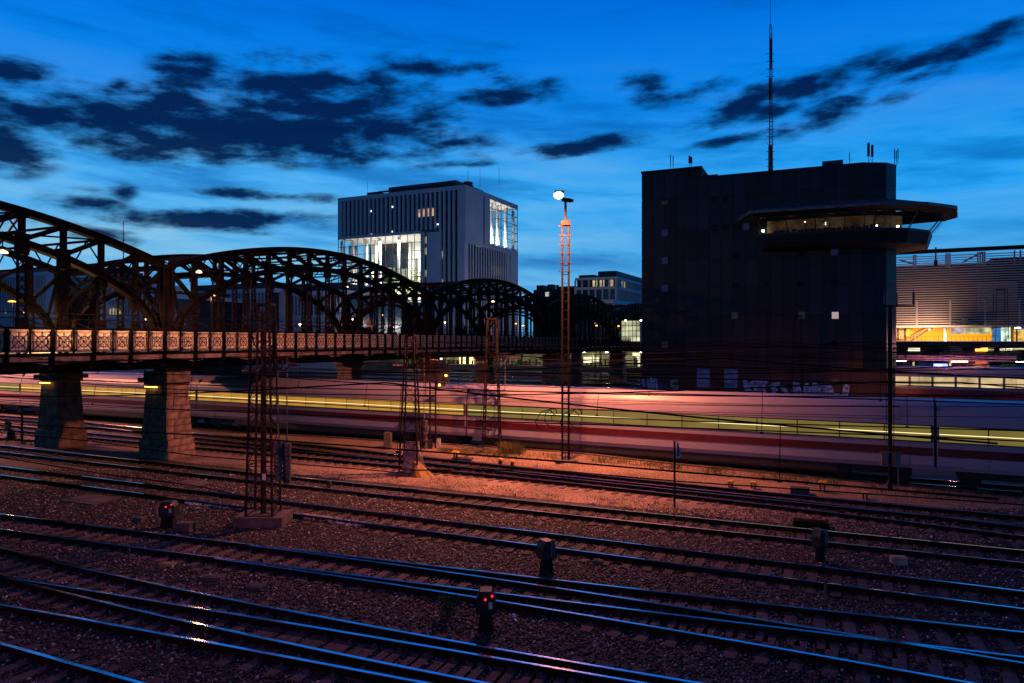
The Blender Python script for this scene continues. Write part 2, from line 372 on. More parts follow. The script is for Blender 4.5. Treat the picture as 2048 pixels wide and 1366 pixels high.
def track(label, pts, kind, deg=2, xl=14, xr=10, step=.64, group='railway tracks across the yard', sl=(None, None), lower_only=False):
    c, x0, x1 = poly_curve(pts, deg)
    f = lambda x: float(np.polyval(c, min(max(x, x0), x1))) + float(np.polyval(np.polyder(c), min(max(x, x0), x1))) * (x - min(max(x, x0), x1))
    n = max(8, int((x1 - x0 + xl + xr) / 1.6)); xs = np.linspace(x0 - xl, x1 + xr, n)
    up = [Vector((x, f(x), 0)) for x in xs]
    def offs(line, o):
        r = []
        for i, p in enumerate(line):
            d = (line[min(i + 1, n - 1)] - line[max(i - 1, 0)]).normalized(); r.append(p + Vector((d.y, -d.x, 0)) * o)
        return r
    t = thing('railway_track', label, 'railway track', (float(xs[0]), f(xs[0]) - .75, -.17), group=group)
    off = Vector(t.location)
    for line in (up, offs(up, 1.5)):
        rail_mesh('rail', [p - off for p in line], t)
    mid = offs(up, .75); TRACKS[label] = mid
    s = 0.0; nxt = .3
    for i in range(n - 1):
        a, b = mid[i], mid[i + 1]; L = (b - a).length
        while nxt < s + L:
            p = a + (b - a) * ((nxt - s) / L); ang = math.atan2(b.y - a.y, b.x - a.x)
            if (sl[0] is None or p.x > sl[0]) and (sl[1] is None or p.x < sl[1]):
                inst('sleeper', SLM[kind], (p.x - off.x, p.y - off.y, -off.z), parent=t, rot=(0, 0, ang + R.uniform(-.02, .02)))
            nxt += step * R.uniform(.97, 1.03)
        s += L
    return t
P_ = [(0, 830), (187, 847), (384, 865), (497, 875), (780, 907), (1160, 946), (1540, 986), (2048, 1031)]
Q_ = [(0, 848), (187, 866), (392, 883.4), (497, 892.5), (780, 921), (1160, 954), (1335, 971), (1540, 993), (2048, 1054)]
R_ = [(0, 890), (181, 910), (400, 933), (587, 954), (780, 973), (1160, 1011), (1540, 1051), (2048, 1100)]
S_ = [(0, 932), (172, 953), (400, 981), (569, 1002), (780, 1027), (1160, 1074), (1540, 1120), (2048, 1182)]
A_ = [(0, 1027.6), (335, 1068), (500, 1088), (1020, 1148.7), (1520, 1205.7), (2048, 1263.6)]
A2_ = [(500, 1090), (760, 1124), (1020, 1162), (1520, 1238.4), (1696, 1266), (2048, 1326)]
B_ = [(0, 1095), (174, 1137), (520, 1209), (687, 1241), (1020, 1302), (1402, 1366)]
C_ = [(0, 1150), (214, 1187), (520, 1237), (795, 1280), (1000, 1313), (1250, 1362)]
D_ = [(-200, 1228), (0, 1285), (166, 1331), (254, 1358)]
track('rusty track nearest the white train, along the far edge of the gravel strip', P_, 'w', 3)
track('track merging with the one beside the train, between the two gravel strips', Q_, 'c', 3)
track('dark timber sleeper track along the near side of the grassy gravel strip', R_, 'w', 2)
track('timber sleeper track running past the foot of the large lattice mast', S_, 'w', 2)
track('pale concrete sleeper track below the dwarf signal with two red lights', A_, 'c', 2)
track('turnout branch leaving the concrete sleeper track toward the lower right', A2_, 'c', 2, xl=0, sl=(-6.2, None))
track('curving foreground track crossing its neighbour at the frog on the left', B_, 'c', 3, xl=8)
track('foreground track with golden rail glints passing through the crossing', C_, 'c', 2, xl=8, sl=(-12.5, None))
track('nearest track cutting across the bottom left corner', D_, 'c', 1, xl=3, xr=14)
# far tracks behind the train
FART = [46.5, 51.5, 57, 63, 72, 80, 89, 97, 106, 118, 128]
FL = ['first', 'second', 'third', 'fourth', 'fifth', 'sixth', 'seventh', 'eighth', 'ninth', 'tenth', 'eleventh']
slb = MB()
for yy, nm in zip(FART, FL):
    t = thing('railway_track', f'shiny distant track behind the white train, {nm} one back from it', 'railway track', (-40, yy, -.17), group='distant tracks behind the train')
    xa, xb = -1.9 * yy - 10, .35 * yy + 20
    for dy in (0, 1.5): rail_mesh('rail', [Vector((x + 40, dy, .17)) for x in (xa, (xa + xb) / 2, xb)], t)
    m = MB(); x = xa
    while x < xb:
        m.box((x, yy + .75, -.2), (.26, 2.5, .1)); x += .64
    m.build('sleeper_row', m_slw, t, kind='stuff')

# ------------------------------------------------------------------ loose stones on the ballast
ZEX = {}
def stones(name, n, region, size, mt, label, cat, zc=-.19, mound=0.0, depth_pow=1.0):
    """numpy cloud of irregular eight-sided stones; region(n) -> X, Y"""
    X, Y = region(n); n = len(X)
    base = np.array([(1, 0, 0), (0, 1, 0), (-1, 0, 0), (0, -1, 0), (0, 0, 1), (0, 0, -1)], float)
    s = size * NR.uniform(.55, 1.25, (n, 1, 1)); v = base[None] * s * NR.uniform(.6, 1.25, (n, 6, 1)) + NR.uniform(-.25, .25, (n, 6, 3)) * s
    v[:, :, 2] *= .75
    a = NR.uniform(0, 6.28, n); ca, sa = np.cos(a)[:, None], np.sin(a)[:, None]
    x = v[:, :, 0] * ca - v[:, :, 1] * sa; y = v[:, :, 0] * sa + v[:, :, 1] * ca
    v[:, :, 0] = x + X[:, None]; v[:, :, 1] = y + Y[:, None]
    z0 = (ZEX.pop('z') if 'z' in ZEX else zc) + NR.uniform(-.01, .02, n) + (mound(X, Y) * NR.uniform(.2, 1, n) if mound else 0); v[:, :, 2] += z0[:, None]
    tri = np.array([(0, 1, 4), (1, 2, 4), (2, 3, 4), (3, 0, 4), (1, 0, 5), (2, 1, 5), (3, 2, 5), (0, 3, 5)])
    f = (np.arange(n)[:, None, None] * 6 + tri[None]).reshape(-1)
    me = bpy.data.meshes.new(name); me.vertices.add(n * 6); me.vertices.foreach_set('co', v.reshape(-1)); nf = n * 8
    me.loops.add(nf * 3); me.loops.foreach_set('vertex_index', f.astype(np.int32)); me.polygons.add(nf)
    me.polygons.foreach_set('loop_start', np.arange(0, nf * 3, 3, dtype=np.int32)); me.polygons.foreach_set('loop_total', np.full(nf, 3, np.int32))
    at_ = me.attributes.new('tone', 'FLOAT', 'POINT'); at_.data.foreach_set('value', np.repeat(NR.uniform(0, 1, n), 6).astype(np.float32))
    me.update(); me.materials.append(mt)
    o = bpy.data.objects.new(name, me); link(o); tag(o, label, cat, kind='stuff'); return o
def stone_mat(name, ramp_):
    m = bpy.data.materials.new(name); m.use_nodes = True; nt = m.node_tree; b = nt.nodes['Principled BSDF']; b.inputs['Roughness'].default_value = .6
    a = nt.nodes.new('ShaderNodeAttribute'); a.attribute_name = 'tone'; r = nt.nodes.new('ShaderNodeValToRGB')
    while len(r.color_ramp.elements) < len(ramp_): r.color_ramp.elements.new(.5)
    for e, (p, c) in zip(r.color_ramp.elements, ramp_): e.position = p; e.color = (*c, 1)
    nt.links.new(a.outputs['Fac'], r.inputs[0]); nt.links.new(r.outputs[0], b.inputs['Base Color']); return m
m_st = stone_mat('ballast_stone', [(0, (.008, .006, .005)), (.5, (.016, .011, .010)), (.8, (.055, .04, .037)), (.93, (.22, .18, .17)), (1, (.6, .52, .52))])
m_st2 = stone_mat('new_ballast_stone', [(0, (.25, .22, .24)), (.6, (.42, .38, .42)), (1, (.6, .56, .6))])
def front(n):
    d = np.sqrt(NR.uniform(11.5 ** 2, 29.0 ** 2, n)); r = NR.uniform(-.74, .74, n)
    X = d * (r * CT - ST); Y = d * (r * ST + CT)
    return X, Y
stones('ballast_stones', 120000, front, .041, m_st, 'dark ballast stones between the foreground tracks', 'ballast')
def front2(n):
    d = np.sqrt(NR.uniform(29.0 ** 2, 38.0 ** 2, n)); r = NR.uniform(-.72, -.1, n)
    X = d * (r * CT - ST); Y = d * (r * ST + CT); k = Y < 27.5; return X[k], Y[k]
stones('ballast_stones', 60000, front2, .046, m_st, 'dark ballast stones round the piers and farther tracks on the left', 'ballast')
def patch(cs):
    def reg(n):
        xs = []; ys = []
        for (px, py, rx, ry, tilt) in cs:
            a = NR.uniform(0, 6.28, n // len(cs)); r = np.sqrt(NR.uniform(0, 1, n // len(cs)))
            c = onz(px, py, -.19); u = r * np.cos(a) * rx; w = r * np.sin(a) * ry
            xs.append(c.x + u * math.cos(tilt) - w * math.sin(tilt)); ys.append(c.y + u * math.sin(tilt) + w * math.cos(tilt))
        return np.concatenate(xs), np.concatenate(ys)
    return reg
stones('pale_stones', 3600, patch([(640, 1040, 1.0, .35, .05), (590, 1034, .8, .2, .05), (700, 1050, .9, .3, .05), (460, 1018, 1.1, .22, .05), (400, 1012, .8, .2, .05)]), .034, m_st2, 'freshly tipped pale ballast heaped beside the large lattice mast', 'gravel heap', mound=lambda X, Y: .1)
# gravel grains and scraps on the pale strips
def strip(poly, n):
    def reg(_):
        xs, ys = [], []; zl_ = []
        for _k in range(n):
            t = R.random() * (len(poly) - 1); i = int(t); a, b = poly[i], poly[i + 1]; f = t - i
            u = R.random(); px = a[0] + (b[0] - a[0]) * f; y0 = a[1] + (b[1] - a[1]) * f; y1 = a[2] + (b[2] - a[2]) * f
            p = gz(px, y0 + (y1 - y0) * u, -.19); zl_.append(p.z); xs.append(p.x); ys.append(p.y)
        ZEX['z'] = np.array(zl_); return np.array(xs), np.array(ys)
    return reg
m_st3 = stone_mat('gravel_grain', [(0, (.18, .12, .08)), (.6, (.34, .25, .18)), (1, (.6, .5, .42))])
stones('gravel_grains', 9000, strip([(497, 910, 946), (780, 938, 967), (1160, 977, 1006), (1540, 1018, 1046), (2048, 1075, 1095)], 9000), .028, m_st3, 'pale gravel scattered along the middle strip', 'gravel')
stones('gravel_grains', 7000, strip([(780, 886, 904), (1160, 912, 943), (1540, 950, 983), (2048, 994, 1026)], 7000), .028, m_st3, 'pale gravel scattered beside the train', 'gravel')
# ------------------------------------------------------------------ grass
m_grass = mat('dry_grass', (0.045, 0.085, 0.012), 0.8, var=.4, scale=1.5, color2=(0.10, 0.07, 0.025))
def blades(name, n, poly, h, label):
    vs = []; fs = []
    for _ in range(n):
        t = R.random() * (len(poly) - 1); i = int(t); a, b = poly[i], poly[i + 1]; f = t - i
        px = a[0] + (b[0] - a[0]) * f; y0 = a[1] + (b[1] - a[1]) * f; y1 = a[2] + (b[2] - a[2]) * f
        if math.sin(px * .021) + math.sin(px * .0573 + 1) + R.uniform(-1.2, 1.2) < -.5: continue
        c = gz(px + R.gauss(0, 3), y0 + (y1 - y0) * R.random(), -.2)
        for _b in range(4):
            an = R.uniform(0, 6.28); l = h * R.uniform(.4, 1.3); dx, dy = math.cos(an), math.sin(an); w = .009
            o = Vector((c.x + R.gauss(0, .07), c.y + R.gauss(0, .07), c.z)); k = len(vs); le = l * R.uniform(.2, .7)
            vs += [o + Vector((-dy * w, dx * w, 0)), o + Vector((dy * w, -dx * w, 0)), o + Vector((dx * le * .5 + dy * w * .6, dy * le * .5 - dx * w * .6, l * .65)), o + Vector((dx * le, dy * le, l))]
            fs += [(k, k + 1, k + 2), (k, k + 2, k + 3)]
    m = MB(); m.v = [tuple(v) for v in vs]; m.f = fs
    return m.build(name, m_grass, label=label, cat='grass', kind='stuff')
blades('grass', 2600, [(400, 925, 934), (560, 938, 948), (780, 950, 968), (900, 960, 985), (1100, 985, 1003), (1350, 1010, 1028), (1600, 1035, 1052)], .09, 'thin grass along the middle gravel strip')
blades('grass', 2200, [(880, 898, 906), (1000, 904, 918), (1160, 910, 922), (1350, 928, 942), (1450, 938, 955), (1700, 962, 980), (2048, 992, 1012)], .17, 'tufted weeds along the path beside the train')
blades('grass', 500, [(-50, 866, 886), (90, 874, 894), (200, 888, 905)], .2, 'grass by the foot of the left pier')
blades('grass', 260, [(1005, 898, 908), (1045, 902, 911)], .5, 'tall dry clump of grass beside the lattice mast and the train')
def bush(px, py, h, r, label):
    c = onz(px, py, -.2); t = thing('bush', label, 'bush', c); m = MB()
    for _ in range(7): m.tube([c, c + Vector((R.gauss(0, r * .4), R.gauss(0, r * .4), h * R.uniform(.5, .9)))], .012, 4)
    m.build('stem', m_grass, t); l = MB()
    for _ in range(420):
        p = c + Vector((R.gauss(0, r * .45), R.gauss(0, r * .45), h * min(1, abs(R.gauss(.55, .25))))); a = Vector((R.gauss(0, 1), R.gauss(0, 1), R.gauss(0, 1))).normalized(); b = a.cross(Vector((R.gauss(0, 1), R.gauss(0, 1), .3))).normalized(); s = R.uniform(.03, .06)
        l.add([p - a * s, p + b * s * .4, p + a * s, p - b * s * .4], [(0, 1, 2, 3)])
    l.build('foliage', mat('bush_leaf', (.07, .11, .02), .6, var=.4), t, kind='stuff')
bush(895, 1238, .55, .3, 'small leafy green bush growing in the ballast beside the red-lit dwarf signal')
bush(362, 905, .5, .35, 'scrubby bush at the foot of the lit stone pier')
bush(658, 975, .3, .12, 'small upright weed in the grass right of the hanging weights')
# train wires' shadow casters etc. come later
# ------------------------------------------------------------------ arch bridge
XN, XFAR, XR = -37.3, -47.1, -34.9     # near arch plane, far arch plane, outer railing plane
YJ = [1.0 + 28.95 * k for k in range(7)]; YJ[1] = 29.9
SPAN = 28.95; NB = 14; BAY = SPAN / NB; ZD = 5.9
m_pier_c = m_core
bridge = thing('arch_bridge', 'dark riveted steel bridge with a row of low truss arches over the tracks', 'bridge', (XN, 30, 0))
def ztop(t): d = (t - .5) * SPAN; return 10.95 + 2.4 * (1 - (d / (SPAN / 2)) ** 2)
def zbot(t):
    d = abs(t - .5) * SPAN; return 12.02 - .0165 * d * d - 1.6e-7 * d ** 6 - (max(0, d - 13.3) * 1.6)
def ibeam_sweep(fn, t0, t1, n, w, h, web=.2):
    m = MB(); rings = []
    prof = [(-w / 2, -h / 2), (w / 2, -h / 2), (w / 2, -h / 2 + .05), (web / 2, -h / 2 + .05), (web / 2, h / 2 - .05), (w / 2, h / 2 - .05), (w / 2, h / 2), (-w / 2, h / 2), (-w / 2, h / 2 - .05), (-web / 2, h / 2 - .05), (-web / 2, -h / 2 + .05), (-w / 2, -h / 2 + .05)]
    for i in range(n + 1):
        t = t0 + (t1 - t0) * i / n; e = 1e-3; y = t * SPAN; z = fn(t)
        sl = (fn(min(1, t + e)) - fn(max(0, t - e))) / ((min(1, t + e) - max(0, t - e)) * SPAN); q = math.hypot(1, sl); ny, nz = -sl / q, 1 / q
        rings.append([(a, y + ny * b, z + nz * b) for a, b in prof])
    return m.loft(rings)
SUB = []
tc_m = ibeam_sweep(ztop, 0.008, .992, 32, .5, .36).mesh('top_chord'); bc_m = ibeam_sweep(zbot, .012, .988, 40, .5, .34).mesh('bottom_chord')
# rivet lines on chords
def lattice_post(z0, z1):
    m = MB(); w = .40
    for y in (-w / 2, w / 2): m.bb(-.065, .065, y - .035, y + .035, z0, z1)
    z = z0
    while z < z1 - .2:
        h = min(.42, z1 - z)
        for x in (-.055, .055):
            m.beam((x, -w / 2, z), (x, w / 2, z + h), .02, .045, side=(1, 0, 0)); m.beam((x, w / 2, z), (x, -w / 2, z + h), .02, .045, side=(1, 0, 0))
        z += .42
    # gusset at railing height
    m.bb(-.08, .08, -.28, .28, ZD + 1.3, ZD + 1.75)
    m.bb(-.15, .15, -.28, .28, z1 - .5, z1)
    return m.mesh('hanger_post')
for i in range(1, NB):
    t = i / NB; SUB.append(('hanger_post', lattice_post(ZD - .3, zbot(t) - .1), t * SPAN))
for i in range(0, NB + 1):
    t = i / NB; tt = min(max(t, .012), .988)
    m = MB(); z0 = zbot(tt) if 0 < i < NB else 7.5
    m.bb(-.12, .12, -.13, .13, z0 + .1, ztop(tt) - .1)
    if 0 < i < NB: m.bb(-.16, .16, -.28, .28, z0 + .1, z0 + .45)
    SUB.append(('strut', m.mesh('strut'), tt * SPAN))
for i in range(NB):
    t0, t1 = i / NB, (i + 1) / NB
    a, b = (t1, t0) if i < NB / 2 else (t0, t1)      # diagonals fall toward the springings
    za = ztop(min(max(b, .015), .985)) - .15; zb = zbot(min(max(a, .02), .98)) + .15
    m = MB(); m.beam((0, b * SPAN, za), (0, a * SPAN, zb), .22, .2, side=(1, 0, 0))
    for (yy, zz) in ((b * SPAN, za), (a * SPAN, zb)): m.box((0, yy, zz), (.26, .5, .3))
    SUB.append(('diagonal', m.mesh('diagonal'), 0.0))
for s in range(0, 6):
    for X in (XN, XFAR):
        tr = bpy.data.objects.new('arch_truss', None); tr.location = (X - XN, YJ[s] - 30, 0); link(tr, bridge)
        for nm, me in (('top_chord', tc_m), ('bottom_chord', bc_m)):
            if not me.materials: me.materials.append(m_steel)
            inst(nm, me, (0, 0, 0), parent=tr)
        for nm, me, y in SUB:
            if not me.materials: me.materials.append(m_steel)
            inst(nm, me, (0, y, 0), parent=tr)
# joint columns
for k, yj in enumerate(YJ):
    for X in (XN, XFAR):
        m = MB()
        for dy in (-.3, .3): m.bb(X - .22, X + .22, yj + dy - .1, yj + dy + .1, 4.8, 11.05)
        m.bb(X - .1, X + .1, yj - .3, yj + .3, 4.8, 11.0)
        for sgn in (-1, 1):   # fanned gussets beside the column
            m.add([(X - .05, yj + sgn * .3, 7.4), (X - .05, yj + sgn * 1.5, 6.6), (X - .05, yj + sgn * .3, 5.2), (X + .05, yj + sgn * .3, 7.4), (X + .05, yj + sgn * 1.5, 6.6), (X + .05, yj + sgn * .3, 5.2)], [(0, 1, 2), (5, 4, 3), (0, 3, 4, 1), (1, 4, 5, 2)])
            m.beam((X, yj + sgn * .35, 10.4), (X, yj + sgn * .95, 8.0), .14, .14, side=(1, 0, 0))
        m.build('column', m_steel, bridge)
# wind bracing between the two arch planes
for s in range(0, 6):
    m = MB(); y0 = YJ[s]
    for i in range(2, NB - 1):
        t = i / NB; y = y0 + t * SPAN; zt = ztop(t) - .1; zb2 = max(zbot(t) + .25, zt - 1.3)
        m.beam((XFAR, y, zt), (XN, y, zt), .12, .12)
        if i % 2 == 0:
            m.beam((XFAR, y, zb2), (XN, y, zb2), .1, .1); nn = 8
            for q in range(nn):
                xa = XFAR + (XN - XFAR) * q / nn; xb = XFAR + (XN - XFAR) * (q + 1) / nn
                m.beam((xa, y, zt if q % 2 else zb2), (xb, y, zb2 if q % 2 else zt), .06, .06)
    for i in range(2, NB - 2, 2):
        ta, tb = i / NB, (i + 2) / NB; 
        m.beam((XFAR, y0 + ta * SPAN, ztop(ta) - .1), (XN, y0 + tb * SPAN, ztop(tb) - .1), .09, .09); m.beam((XN, y0 + ta * SPAN, ztop(ta) - .1), (XFAR, y0 + tb * SPAN, ztop(tb) - .1), .09, .09)
    m.build('wind_bracing', m_steel, bridge)
for yj in YJ:    # curved portal frames across the road at each joint
    m = MB(); xm = (XN + XFAR) / 2; hw = (XN - XFAR) / 2
    for dy in (-.45, .45):
        for r_, dz in ((1.0, 0), (.86, -.35)):
            pts = [Vector((xm - hw * r_ * math.cos(a), yj + dy, 6.2 + (4.3 + dz) * math.sin(a) ** .75)) for a in [math.pi * q / 22 for q in range(23)]]
            for a, b in zip(pts, pts[1:]): m.beam(a, b, .16, .12, side=(0, 1, 0))
    m.beam((XFAR, yj, 10.9), (XN, yj, 10.9), .3, .3)
    for q in range(10):
        xa = XFAR + 2 * hw * q / 10; xb = XFAR + 2 * hw * (q + 1) / 10; m.beam((xa, yj, 10.9 if q % 2 else 10.2), (xb, yj, 10.2 if q % 2 else 10.9), .07, .07)
    m.build('portal_frame', m_steel, bridge)
# deck
YA, YB = 1.0, 172.0
m = MB(); m.bb(XR - 14.6, XR - .15, YA, YB, ZD - .35, ZD - .05); m.build('deck', m_asph, bridge)
m = MB(); m.bb(XR - .12, XR, YA, YB, ZD - .1, ZD + .03); m.bb(XR - .1, XR - .02, YA, YB, ZD - .42, ZD - .36)
for y in np.arange(YA, YB, 2.07): m.bb(XR - .1, XR + .06, y - .08, y + .08, ZD - .55, ZD - .05)
m.build('edge_girder', m_iron, bridge)
m_fas = mat('fascia_paint', (.20, .13, .10), .7, var=.3, scale=2)
m = MB()
for y in np.arange(YA, YB, 4.14):      # shallow arched valance under the walkway
    pts = [(y + 4.14 * q / 8, ZD - .5 + .22 * math.sin(math.pi * q / 8)) for q in range(9)]
    for (a, za), (b, zb) in zip(pts, pts[1:]):
        m.add([(XR - .08, a, za - .06), (XR - .08, b, zb - .06), (XR - .08, b, ZD - .1), (XR - .08, a, ZD - .1), (XR - .13, a, za - .06), (XR - .13, b, zb - .06), (XR - .13, b, ZD - .1), (XR - .13, a, ZD - .1)], [(0, 1, 2, 3), (7, 6, 5, 4), (0, 4, 5, 1)])
m.build('valance', m_fas, bridge)
m = MB()
for X in (XN, XFAR, (XN + XFAR) / 2): m.bb(X - .2, X + .2, YA, YB, ZD - 1.0, ZD - .36)
for y in np.arange(YA, YB, 2.07):
    m.bb(XFAR - 2, XR - .2, y - .1, y + .1, ZD - .8, ZD - .36)
m.build('under_girder', m_steel, bridge)
# railing: one panel of ornamental ironwork, repeated; cream boards behind
def panel_mesh():
    m = MB(); w = 1.035; h = 1.12; y0, y1 = .05, w - .05; z0 = .06; yc = w / 2; zc = .56
    for z in (.1, .16, 1.0, 1.06): m.bb(-.015, .015, y0, y1, z - .012, z + .012)
    for y in (y0 + .07, y1 - .07): m.bb(-.015, .015, y - .012, y + .012, .1, 1.06)
    rr = .27
    pts = [(0, yc + rr * math.cos(a), zc + rr * math.sin(a)) for a in [2 * math.pi * q / 20 for q in range(21)]]
    for a, b in zip(pts, pts[1:]): m.beam(a, b, .03, .03, side=(1, 0, 0))
    for dy, dz in ((1, 1), (1, -1)): m.beam((0, yc - .43 * dy, zc - .43 * dz), (0, yc + .43 * dy, zc + .43 * dz), .028, .028, side=(1, 0, 0))
    for dy, dz in ((1, 0), (-1, 0), (0, 1), (0, -1)): m.beam((0, yc + dy * .12, zc + dz * .12), (0, yc + .44 * dy, zc + .44 * dz), .022, .022, side=(1, 0, 0))
    m.box((0, yc, zc), (.05, .08, .08))
    return m.mesh('railing_panel')
pm = panel_mesh(); pm.materials.append(m_iron)
def post_mesh(big):
    m = MB(); w = .13 if big else .05; m.bb(-.05, .07 if big else .05, -w / 2, w / 2, -.3 if big else 0, 1.2); 
    if big: m.bb(-.07, .09, -w / 2 - .02, w / 2 + .02, 1.16, 1.2)
    me = m.mesh('railing_post'); me.materials.append(m_iron); return me
pb, ps_ = post_mesh(True), post_mesh(False)
brd = MB(); brd.bb(-.02, .02, .03, 1.005, .06, 1.12); brm = brd.mesh('cream_board'); brm.materials.append(m_cream)
y = 3.07; k = 0
while y < 118:
    inst('railing_panel', pm, (XR - XN, y - 30, ZD + .03), parent=bridge)
    inst('railing_post', pb if k % 2 == 0 else ps_, (XR - XN, y - 30, ZD + .03), parent=bridge)
    if y < 93: inst('cream_board', brm, (XR - XN - .12, y - 30, ZD + .03), parent=bridge)
    y += 1.035; k += 1
m = MB(); m.bb(XR - .06, XR + .06, 3, 118, ZD + 1.2, ZD + 1.25); m.build('handrail', m_iron, bridge)
m = MB()
for y in np.arange(3.07, 118, 2.07):      # raking struts that carry two fence pipes above the railing
    m.beam((XR - .05, y, ZD + 1.22), (XR - 2.1, y - .1, ZD + 1.75), .05, .05)
for z, x in ((1.75, -2.1), (2.05, -2.3)): m.beam((XR + x, 3, ZD + z), (XR + x, 118, ZD + z), .05, .05)
m.beam((XR - 2.3, 3, ZD + 1.3), (XR - 2.3, 118, ZD + 1.3), .05, .05)
m.build('fence_pipe', m_steel, bridge)
m_wbar = mat('pale_guard_rail', (.55, .42, .33), .6)
m = MB()
for s in range(0, 5): m.bb(XFAR + .3, XFAR + .36, YJ[s] + 1.5, YJ[s + 1] - 1.5, ZD + 1.18, ZD + 1.3)
m.build('guard_rail', m_wbar, bridge)
# piers of stone blocks
def pier(X, Y, blocks, top=4.75):
    p = bpy.data.objects.new('pier', None); p.location = (X - XN, Y - 30, 0); link(p, bridge)
    hx = lambda z: 1.14 - .29 * min(1, max(0, (z + .2)) / 4.3) + (.08 if z < .9 else 0)
    hy = lambda z: .90 - .19 * min(1, max(0, (z + .2)) / 4.3) + (.07 if z < .9 else 0)
    org = wloc(p); core = MB(); ins = .03 if blocks else 0
    rings = [[(X + sx * (hx(z) - ins), Y + sy * (hy(z) - ins), z) for sx, sy in ((-1, -1), (1, -1), (1, 1), (-1, 1))] for z in (-.3, .89, .91, 4.0)]
    core.loft(rings); core.build('core', m_core if blocks else m_stone, p)
    cap = MB(); cap.bb(X - .95, X + .95, Y - .8, Y + .8, 4.0, 4.16); cap.bb(X - 1.22, X + 1.22, Y - 1.0, Y + 1.0, 4.16, 4.4); cap.bb(X - .98, X + .98, Y - .8, Y + .8, 4.4, 4.75)
    cap.build('capital', m_stone, p)
    if blocks:
        z = -.2; row = 0
        while z < 3.95:
            h = .37 if z < .88 else .385; h = min(h, 3.99 - z)
            if h < .1: break
            a, b = hx(z + h / 2), hy(z + h / 2)
            for face in ('x', 'y'):
                L = 2 * (b if face == 'x' else a); u = -L / 2; first = True
                while u < L / 2 - .05:
                    w = R.uniform(.42, .85); 
                    if first and row % 2: w *= .6
                    first = False
                    if L / 2 - (u + w) < .25: w = L / 2 - u
                    o = R.uniform(.0, .05); mb = MB()
                    if face == 'x': mb.bb(X + a - .14, X + a + o, Y + u + .014, Y + u + w - .014, z + .014, z + h - .014)
                    else: mb.bb(X + u + .014, X + u + w - .014, Y - b - o, Y - b + .14, z + .014, z + h - .014)
                    mb.build('stone', m_stone, p, origin=(X + (a if face == 'x' else u), Y + (u if face == 'x' else -b), z)); u += w
            z += h; row += 1
    m = MB(); m.bb(X - .5, X + .5, Y - .5, Y + .5, 4.75, 5.0); m.build('bearing', m_steel, p)
for k, yj in enumerate(YJ[:6]):
    for X in (XN, XFAR): pier(X + .85, yj - .6, k == 1 and X == XN)
# small strip lights under the two nearest capitals
m_strip = emis('strip_light_glow', (1, .55, .08), 6.0)
for X, px in ((XN, 330), (XFAR, 120)):
    y = YJ[1] - 1.48
    t = thing('strip_light', 'yellow strip light under the capital of the %s pier' % ('lit stone' if X == XN else 'darker left'), 'lamp', (X + .4, y, 3.88), group='strip lights on the piers')
    m = MB(); m.bb(X + .1, X + 1.1, y - .03, y + .03, 3.86, 3.92); m.build('tube', m_strip, t); m = MB(); m.bb(X + .05, X + 1.15, y - .06, y + .06, 3.925, 3.96); m.build('housing', m_black, t)
# lamps on and behind the bridge
m_lampo = emis('sodium_lamp_glow', (1, .33, .035), 7.0); m_lampw = emis('warm_lamp_glow', (1, .50, .22), 9.0)
def bridge_lamp(px, py, d, label, mt, power, colr, r=.16, hang=True):
    r *= 1.35
    c = at(px, py, d); t = thing('street_lamp', label, 'street lamp', c, group='lamps along the bridge')
    m = MB(); m.lathe(c, [(.02, .0), (r, .02), (r * .9, .08), (.03, .16)]); m.build('bulb', mt, t, smooth=True)
    m = MB(); m.lathe(c + Vector((0, 0, .165)), [(r * 1.6, 0), (r * 1.3, .08), (.05, .16)]); 
    if hang: m.tube([c + Vector((0, 0, .3)), c + Vector((0, 0, 1.0))], .03, 6)
    else: m.tube([c + Vector((0, 0.1, .2)), c + Vector((0, .12, ZD - c.z))], .06, 8)
    m.build('shade' if hang else 'pole', m_steel, t)
    pt('lamp_light', c + Vector((0, 0, -.25)), power, colr, .15)
bridge_lamp(5, 507, 32.3, 'hanging lamp under the arch at the left edge of the picture', m_lampw, 90, (1, .42, .14))
bridge_lamp(398, 546, 42.2, 'hanging lamp in the arch just right of the first joint', m_lampw, 120, (1, .45, .16), .12)
bridge_lamp(421, 592, 62, 'tall sodium street lamp glowing orange behind the second arch', m_lampo, 260, (1, .42, .1), .28, False)
bridge_lamp(24, 604, 72, 'orange street lamp far behind the first arch', m_lampo, 60, (1, .42, .1), .26, False)
bridge_lamp(52, 626, 47, 'low orange lamp lighting the foot of the far arch', m_lampo, 320, (1, .5, .12), .17, False)
bridge_lamp(368, 641, 60, 'small low lamp beside the first joint column', m_lampo, 25, (1, .45, .1), .1, False)
bridge_lamp(693, 575, 68, 'small warm lamp hanging in the right half of the second arch', m_lampw, 25, (1, .6, .45), .12)
bridge_lamp(986, 604, 92, 'hanging lamp under the third arch', m_lampw, 40, (1, .6, .3), .16)
bridge_lamp(1046, 652, 108, 'right hand one of two low orange lamps seen through the third arch', m_lampo, 25, (1, .45, .1), .13, False)
bridge_lamp(1032, 648, 112, 'left hand one of two low orange lamps seen through the third arch', m_lampo, 25, (1, .45, .1), .11, False)
bridge_lamp(1193, 652, 118, 'orange lamp in front of the dark post under the fourth arch', m_lampo, 25, (1, .45, .1), .14, False)
bridge_lamp(1237, 653, 121, 'orange lamp just left of the lit glass stair house', m_lampo, 25, (1, .45, .1), .14, False)
bridge_lamp(766, 631, 90, 'faint orange lamp beyond the right end of the second arch', m_lampo, 15, (1, .4, .1), .1, False)
# inside light on the far arch feet at the left, from road lamps above the carriageway
pt('lamp_light', (XFAR + 3.5, 26.5, 6.6), 900, (1, .55, .2), .2)

